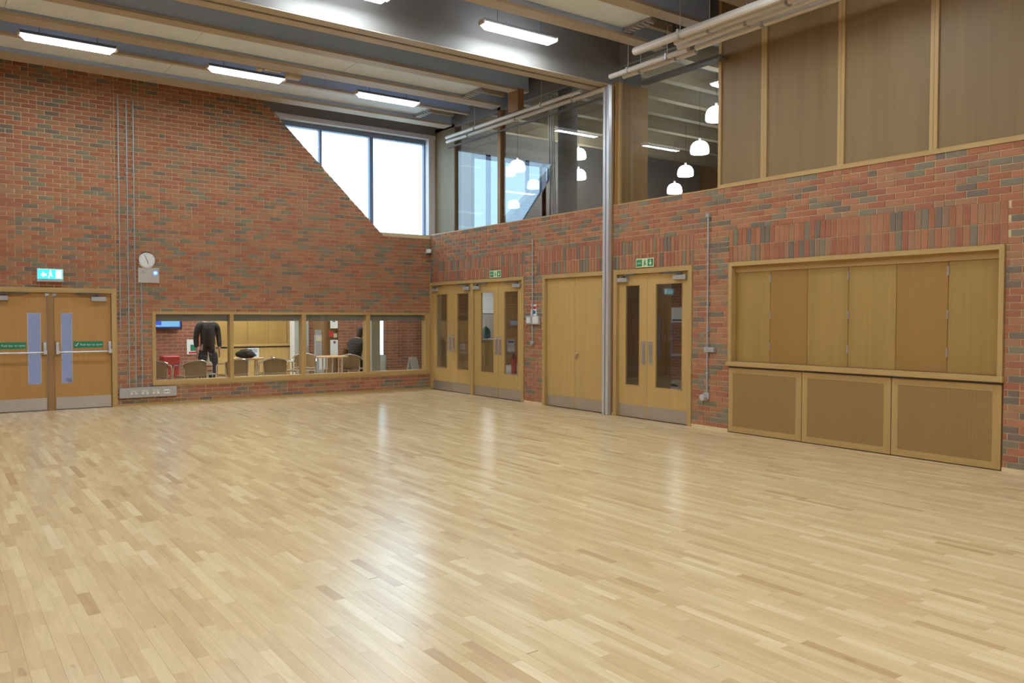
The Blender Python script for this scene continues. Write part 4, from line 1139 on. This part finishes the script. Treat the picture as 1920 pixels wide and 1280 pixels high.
# red box behind left chairs
t = thing('red_box', 'red lidded box standing near the cafe brick wall', 'box', (-4.97, 2.2, 0))
MB().bbox(-5.15, -4.80, 2.05, 2.35, 0.60, 0.78, 0.02).build('lid', RED, t); MB().bbox(-5.13, -4.82, 2.07, 2.33, 0.0, 0.60, 0.015).build('body', RED, t)
# sauce bottle
t = thing('sauce_bottle', 'cream squeezy bottle with red bands and a pointed tip', 'bottle', (-4.53, 1.10, 0.73))
t.location = (-4.49, 1.12, 0.45)
x, y, z = t.location
MB().lathe((x, y, z), [(0.075, 0), (0.08, 0.02), (0.08, 0.18), (0.06, 0.23), (0.05, 0.24)], 18).build('body', CREAM, t)
MB().lathe((x, y, z + 0.24), [(0.03, 0), (0.012, 0.12), (0.006, 0.20)], 14).build('nozzle', CREAM, t)
MB().lathe((x, y, z + 0.05), [(0.0815, 0), (0.0815, 0.025)], 18).build('red_band', RED, t)
MB().lathe((x, y, z + 0.14), [(0.0815, 0), (0.0815, 0.025)], 18).build('red_band', RED, t)
t = thing('side_shelf', 'low chrome legged stand holding the sauce bottle', 'stand', (-4.49, 1.12, 0))
MB().bbox(-4.62, -4.36, 0.99, 1.25, 0.43, 0.45).build('top', GREYM, t)
for a, b in ((-4.6, 1.01), (-4.38, 1.01), (-4.6, 1.23), (-4.38, 1.23)): MB().tube([(a, b, 0), (a, b, 0.43)], 0.011, 6).build('leg', CHROME, t)
# right part of the cafe
t = thing('notice', 'white notice high on the wall beside the brown cafe door', 'notice', (-0.77, 3.4, 1.4))
MB().box(-0.88, -0.68, 3.47, 3.485, 1.31, 1.60).build('sheet', PAPER, t); MB().box(-0.82, -0.75, 3.465, 3.47, 1.47, 1.55).build('print', GREEN, t)
t = thing('notice', 'tall white notice low on the wall beside the brown cafe door', 'notice', (-0.77, 3.4, 0.8))
MB().box(-0.88, -0.68, 3.47, 3.485, 0.62, 1.02).build('sheet', PAPER, t); MB().box(-0.80, -0.74, 3.465, 3.47, 0.93, 0.99).build('print', INK, t)
t = thing('fire_call_sign', 'small red sign between two white notices in the cafe', 'sign', (-0.8, 3.4, 1.15))
MB().box(-0.92, -0.80, 3.47, 3.485, 1.10, 1.24).build('plate', RED, t); MB().box(-0.79, -0.70, 3.47, 3.485, 1.08, 1.18).build('lower_plate', CREAM, t)
t = thing('display_stand', 'tall grey display stand just right of the second cafe mullion', 'stand', (-1.46, 2.9, 0))
MB().bbox(-1.56, -1.40, 2.75, 2.85, 0.02, 1.16, 0.01).build('panel', GREYM, t); MB().bbox(-1.50, -1.36, 2.88, 2.95, 0.02, 1.28, 0.01).build('rear_panel', CONCRETE, t)
MB().box(-1.55, -1.41, 2.742, 2.75, 1.02, 1.13).build('header', CREAM, t); MB().bbox(-1.58, -1.36, 2.7, 3.0, 0.0, 0.02, 0.005).build('foot', DARK, t)
t = thing('paper_stack', 'white sheet on a low stand behind the empty round table', 'notice', (-1.7, 2.2, 0))
MB().box(-1.62, -1.42, 2.38, 2.40, 0.36, 0.66).build('sheet', PAPER, t); MB().box(-1.53, -1.51, 2.37, 2.41, 0.0, 0.36).build('post', GREYM, t); MB().bbox(-1.64, -1.40, 2.28, 2.5, 0, 0.02).build('foot', DARK, t)
t = thing('servery_counter', 'brown wooden servery counter with a thin shelf top in the cafe', 'counter', (-0.2, 3.4, 0))
MB().bbox(-0.48, 0.10, 3.18, 3.48, 0.775, 0.80, 0.004).build('top', OAKFX, t); MB().bbox(-0.40, 0.08, 3.24, 3.48, 0, 0.775, 0.004).build('front', BROWN, t)
t = thing('coffee_machine', 'chrome and white coffee machine on the servery counter', 'machine', (-0.25, 3.35, 0.80))
MB().bbox(-0.36, -0.08, 3.26, 3.48, 0.80, 1.02, 0.02).build('body', ALU, t); MB().ball((-0.22, 3.35, 1.03), 0.13, 0.1, 0.06).build('hopper', WHITE, t, smooth=True)
MB().bbox(-0.40, -0.355, 3.24, 3.28, 0.90, 0.94).lathe((-0.44, 3.30, 0.80), [(0.05, 0), (0.055, 0.08), (0.04, 0.14)], 14).build('jug', DARK, t)
t = thing('detergent_bottle', 'yellow topped white bottle on the servery counter', 'bottle', (0.02, 3.4, 0.80))
MB().lathe((0.02, 3.40, 0.80), [(0.06, 0), (0.065, 0.02), (0.065, 0.24), (0.035, 0.30)], 16).build('body', WHITE, t); MB().lathe((0.02, 3.40, 1.02), [(0.067, 0), (0.067, 0.14), (0.03, 0.18)], 16).build('cap', YELLOW, t)
t = thing('white_pole', 'thin white post on the servery by the third mullion', 'post', (0.09, 3.4, 0.8))
MB().bbox(0.07, 0.11, 3.40, 3.44, 1.16, 1.75, 0.004).build('post', WHITE, t); MB().box(0.07, 0.11, 3.44, 3.55, 1.6, 1.64).build('arm', WHITE, t)
co = struct('trim_3')
MB().bbox(-1.06, -0.85, 0.75, 0.95, 0, 2.75, 0.01).build('column', GREYG, co)
t = thing('hanging_banner', 'long white hanging banner right of the grey cafe column', 'banner', (0.58, 3.8, 1.2))
MB().bbox(0.46, 0.68, 3.84, 3.87, 1.0, 2.0, 0.01).bbox(0.49, 0.68, 3.84, 3.87, 0.84, 1.0, 0.02).build('sheet', PAPER, t); MB().bbox(0.56, 0.64, 3.83, 3.84, 0.96, 1.04, 0.01).build('print', INK, t)
t = thing('waste_bin', 'pale grey bin at the foot of the brick pier in the cafe', 'bin', (0.47, 3.32, 0))
MB().lathe((0.47, 3.32, 0), [(0.10, 0), (0.12, 0.5), (0.12, 0.56)], 16).build('body', GREYG, t); MB().lathe((0.47, 3.32, 0.56), [(0.125, 0), (0.125, 0.03), (0.06, 0.06)], 16).build('lid', GREYG, t)
t = thing('folding_sign', 'small grey folding sign leaning near the end of the cafe window', 'sign', (0.15, 0.75, 0))
mb = MB(); mb.prism([(0.55, 0.0), (0.59, 0.0), (0.86, 0.66), (0.83, 0.67)], -0.06, 0.12, 'x'); mb.build('front_board', GREYM, t)
mb = MB(); mb.prism([(1.10, 0.0), (1.14, 0.0), (0.87, 0.67), (0.84, 0.66)], -0.06, 0.12, 'x'); mb.build('back_board', GREYM, t)

# ---- foyer things seen through the glazed doors
t = thing('foyer_counter', 'wooden reception counter seen through the third glazed leaf', 'counter', (3.8, 3.4, 0))
MB().bbox(3.46, 4.25, 3.35, 3.9, 0.93, 0.97).build('top', GREYM, t); MB().bbox(3.48, 4.23, 3.4, 3.85, 0, 0.93).build('front', OAKD, t)
t = thing('backpack', 'dark teal backpack on the reception counter', 'bag', (3.86, 3.5, 0.97))
MB().ball((3.86, 3.55, 1.145), 0.14, 0.11, 0.17, 14, 8).build('body', TEAL, t, smooth=True); MB().ball((3.86, 3.45, 1.07), 0.10, 0.05, 0.08, 12, 6).build('pocket', TEAL, t, smooth=True); MB().tube([(3.8, 3.55, 1.28), (3.86, 3.55, 1.34), (3.92, 3.55, 1.28)], 0.01, 6).build('strap', FABRIC, t)
t = thing('wall_board', 'white and grey wall board behind the reception counter', 'board', (6.0, 6.4, 1.2))
MB().bbox(5.5, 6.6, 6.44, 6.5, 1.72, 2.6, 0.01).build('board', WALLW, t); MB().bbox(5.5, 6.6, 6.46, 6.5, 0.9, 1.70, 0.01).build('lower_board', CONCRETE, t)
t = thing('fire_extinguisher', 'red fire extinguisher seen through the fourth glazed leaf', 'extinguisher', (4.42, 2.95, 0))
MB().lathe((4.42, 2.95, 0), [(0.075, 0), (0.08, 0.02), (0.08, 0.42), (0.05, 0.50), (0.025, 0.53)], 18).build('cylinder', RED, t); MB().tube([(4.42, 2.95, 0.53), (4.36, 2.92, 0.58), (4.33, 2.88, 0.40)], 0.014, 6).build('hose', BLACK, t)
t = thing('extinguisher_notice', 'white notice above the red fire extinguisher', 'notice', (4.6, 3.2, 0.8))
MB().box(4.45, 4.70, 3.32, 3.34, 0.60, 0.95).build('sheet', PAPER, t); MB().box(4.48, 4.67, 3.315, 3.32, 0.86, 0.92).build('print', BLUEINK, t)
t = thing('pedestal_table', 'grey table on a pedestal foot seen through the wide glazed leaf', 'table', (5.0, -2.36, 0))
MB().bbox(4.6, 5.4, -2.86, -1.86, 0.70, 0.73, 0.006).build('tabletop', GREYM, t); MB().tube([(5.0, -2.36, 0.03), (5.0, -2.36, 0.70)], 0.035, 10).build('column', DARK, t)
MB().bbox(4.7, 5.3, -2.40, -2.32, 0, 0.03).bbox(4.96, 5.04, -2.7, -2.0, 0, 0.03).build('foot', DARK, t)
t = thing('poster', 'white poster on the corridor wall seen through the wide glazed leaf', 'poster', (6.45, -1.3, 1.5))
MB().box(6.48, 6.50, -1.65, -1.08, 1.47, 1.85).build('sheet', PAPER, t); MB().box(6.475, 6.48, -1.6, -1.15, 1.50, 1.55).build('print', INK, t)

# ================================================================== PEOPLE
def skin_mesh(name, mat, parent, verts, edges, levels=1, root=0):
    """verts: (x, y, z, r) in the parent's own space"""
    me = bpy.data.meshes.new(name); me.from_pydata([v[:3] for v in verts], edges, []); me.update(); me.materials.append(mat)
    o = link(name, me, parent)
    sk = o.modifiers.new('skin', 'SKIN'); sk.use_smooth_shade = True
    ss = o.modifiers.new('subdivide', 'SUBSURF'); ss.levels = levels; ss.render_levels = levels
    for i, v in enumerate(verts):
        r = v[3]; me.skin_vertices[0].data[i].radius = r if isinstance(r, tuple) else (r, r)
        me.skin_vertices[0].data[i].use_root = (i == root)
    return o

def hand_chain(V, E, wrist, d, side, s=1.0):
    """palm, four bent fingers and a thumb from the wrist vertex index; d = direction of the hand"""
    w0 = Vector(V[wrist][:3]); d = d.normalized(); sd = side.normalized(); n = d.cross(sd).normalized()
    p = w0 + d * 0.06 * s; V.append((*p, 0.030 * s)); pi_ = len(V) - 1; E.append((wrist, pi_))
    for k, (off, ln) in enumerate(((0.030, .066), (0.010, .078), (-0.010, .073), (-0.029, .057))):
        prev = pi_; a = p + d * 0.035 * s + sd * off * s
        for j, f in enumerate((0.0, 0.5, 1.0)):
            q = a + d * ln * f * s + n * (0.018 * f * f) * s
            V.append((*q, (0.0095 - 0.0012 * j) * s)); E.append((prev, len(V) - 1)); prev = len(V) - 1
    prev = wrist; a = w0 + d * 0.03 * s + sd * 0.03 * s
    for j, f in enumerate((0.0, 0.5, 1.0)):
        q = a + (d * 0.7 + sd * 0.6) * 0.06 * f * s; V.append((*q, 0.011 - 0.0015 * j))
        E.append((prev, len(V) - 1)); prev = len(V) - 1

def head_parts(root, c, face, hairlen=0.0):
    """eyes, nose, mouth, ears and hair for a head centred at c (root space), looking along face"""
    f = Vector(face).normalized(); s = f.cross(Vector((0, 0, 1))).normalized(); c = Vector(c); o = wloc(root)
    def W(v): return tuple(v + o)
    mb = MB(); mb.m = 0
    for q in (-1, 1): mb.ball(W(c + f * 0.088 + s * q * 0.033 + Vector((0, 0, 0.005))), 0.011, 0.011, 0.008, 10, 6)
    mb.build('eyes', INK, root, smooth=True)
    mb = MB().ball(W(c + f * 0.100 + Vector((0, 0, -0.025))), 0.014, 0.014, 0.022, 10, 6)
    for q in (-1, 1): mb.ball(W(c + s * q * 0.078 + Vector((0, 0, -0.01))), 0.014, 0.02, 0.032, 10, 6)
    mb.build('nose_and_ears', SKIN, root, smooth=True)
    MB().tube([W(c + f * 0.086 + s * -0.024 + Vector((0, 0, -0.062))), W(c + f * 0.093 + Vector((0, 0, -0.064))), W(c + f * 0.086 + s * 0.024 + Vector((0, 0, -0.062)))], 0.005, 6).build('mouth', RED, root)
    mb = MB().ball(W(c - f * 0.016 + Vector((0, 0, 0.035))), 0.092, 0.092, 0.092, 16, 10)
    if hairlen: mb.ball(W(c - f * 0.055 + Vector((0, 0, -0.05))), 0.075, 0.06, 0.11 + hairlen, 14, 8)
    mb.build('hair', HAIR, root, smooth=True)

# standing person: only the body from knees to shoulders shows below the blind
p = thing('person', 'person standing in a dark open jacket, black top and dark jeans', 'person', (-4.32, 1.75, 0))
V = [(0, 0.02, 0.96, (.13, .10)), (0, 0.02, 1.14, (.125, .10)), (0, 0.02, 1.32, (.15, .105)), (0, 0.03, 1.46, (.09, .075)), (0, 0.02, 1.53, .05), (0, 0.0, 1.62, (.072, .088)), (0, 0.0, 1.70, (.068, .085))]
E = [(0, 1), (1, 2), (2, 3), (3, 4), (4, 5), (5, 6)]
for s in (-1, 1):
    b = len(V)
    V += [(s * .10, 0.02, 0.88, .085), (s * .11, 0.0, 0.50, .058), (s * .115, 0.04, 0.10, .040), (s * .13, -0.09, 0.035, .034)]
    E += [(0, b), (b, b + 1), (b + 1, b + 2), (b + 2, b + 3)]
    b = len(V)
    V += [(s * .185, 0.03, 1.41, .055), (s * .225, 0.05, 1.14, .043), (s * .225, -0.02, 0.90, .028)]
    E += [(3, b), (b, b + 1), (b + 1, b + 2)]
    hand_chain(V, E, b + 2, Vector((0, -0.15, -1)), Vector((0, -1, 0.15)))
skin_mesh('body', SKIN, p, V, E)
head_parts(p, (0, -0.01, 1.645), (0.2, -1, 0))
jv = [(0, .02, .76, (.185, .135)), (0, .02, 0.95, (.17, .13)), (0, .02, 1.16, (.158, .125)), (0, .02, 1.33, (.185, .13)), (0, .03, 1.45, (.115, .095))]
je = [(0, 1), (1, 2), (2, 3), (3, 4)]
for s in (-1, 1):
    b = len(jv); jv += [(s * .19, .03, 1.405, .073), (s * .235, .05, 1.14, .060), (s * .232, -.01, .94, .050)]; je += [(4, b), (b, b + 1), (b + 1, b + 2)]
skin_mesh('jacket', JACKET, p, jv, je)
skin_mesh('top', TOP, p, [(0, -.045, .90, (.09, .085)), (0, -.045, 1.10, (.085, .085)), (0, -.045, 1.34, (.085, .09)), (0, -.01, 1.46, (.06, .06))], [(0, 1), (1, 2), (2, 3)])
tv = [(0, .02, .96, (.145, .115))]; te = []
for s in (-1, 1):
    b = len(tv); tv += [(s * .085, .02, .80, .135), (s * .096, 0, .50, .108), (s * .108, .04, .10, .08)]; te += [(0, b), (b, b + 1), (b + 1, b + 2)]
skin_mesh('jeans', JEANS, p, tv, te)
for s in (-1, 1):
    MB().ball((p.location.x + s * .125, p.location.y - .03, .05), .05, .14, .05, 14, 8).build('shoe', BLACK, p, smooth=True)

# seated person in black, seen from behind, mostly hidden by the third mullion
p = thing('person', 'person in a black coat sitting hunched at the third cafe mullion', 'person', (-1.16, 1.45, 0))
V = [(0, 0.02, 0.52, (.13, .11)), (0.03, 0.03, 0.72, (.13, .11)), (0.08, 0.05, 0.92, (.15, .11)), (0.12, 0.06, 1.05, (.09, .08)), (0.15, 0.07, 1.13, .05), (0.20, 0.08, 1.22, (.07, .085)), (0.21, 0.08, 1.29, (.066, .08))]
E = [(0, 1), (1, 2), (2, 3), (3, 4), (4, 5), (5, 6)]
fw = Vector((0.86, 0.5, 0)); sd = Vector((-0.5, 0.86, 0))
for s in (-1, 1):
    b = len(V); h0 = sd * s * .09
    q = [h0 + Vector((0, 0, .52)), h0 + fw * .42 + Vector((0, 0, .50)), h0 + fw * .42 + Vector((0, 0, .10)), h0 + fw * .54 + Vector((0, 0, .035))]
    V += [(*q[0], .085), (*q[1], .06), (*q[2], .04), (*q[3], .034)]; E += [(0, b), (b, b + 1), (b + 1, b + 2), (b + 2, b + 3)]
    b = len(V); a0 = Vector((.10, .055, 1.0)) + sd * s * .185
    q = [a0, a0 + fw * .12 + Vector((0, 0, -.27)), a0 + fw * .34 + Vector((0, 0, -.30))]
    V += [(*q[0], .055), (*q[1], .043), (*q[2], .028)]; E += [(3, b), (b, b + 1), (b + 1, b + 2)]
    hand_chain(V, E, b + 2, fw + Vector((0, 0, -.2)), sd * -s)
skin_mesh('body', SKIN, p, V, E)
head_parts(p, (0.205, 0.08, 1.245), (0.86, 0.5, -0.1), 0.03)
jv = [(0, .02, .50, (.17, .14)), (.02, .03, .70, (.165, .14)), (.07, .05, .92, (.185, .135)), (.115, .06, 1.05, (.14, .12)), (.15, .07, 1.13, (.075, .075))]; je = [(0, 1), (1, 2), (2, 3), (3, 4)]
for s in (-1, 1):
    b = len(jv); a0 = Vector((.10, .055, 1.0)) + sd * s * .19
    q = [a0, a0 + fw * .12 + Vector((0, 0, -.27)), a0 + fw * .30 + Vector((0, 0, -.295))]
    jv += [(*q[0], .073), (*q[1], .06), (*q[2], .048)]; je += [(3, b), (b, b + 1), (b + 1, b + 2)]
skin_mesh('coat', FABRIC, p, jv, je)
tv = [(0, .02, .52, (.145, .12))]; te = []
for s in (-1, 1):
    b = len(tv); h0 = sd * s * .092; q = [h0 + fw * .08 + Vector((0, 0, .52)), h0 + fw * .42 + Vector((0, 0, .50)), h0 + fw * .42 + Vector((0, 0, .11))]
    tv += [(*q[0], .10), (*q[1], .076), (*q[2], .06)]; te += [(0, b), (b, b + 1), (b + 1, b + 2)]
skin_mesh('trousers', TOP, p, tv, te)
for s in (-1, 1):
    c = p.location + fw * .50 + sd * s * .092
    MB().ball((c.x, c.y, .05), .11, .09, .05, 14, 8).build('shoe', BLACK, p, smooth=True)
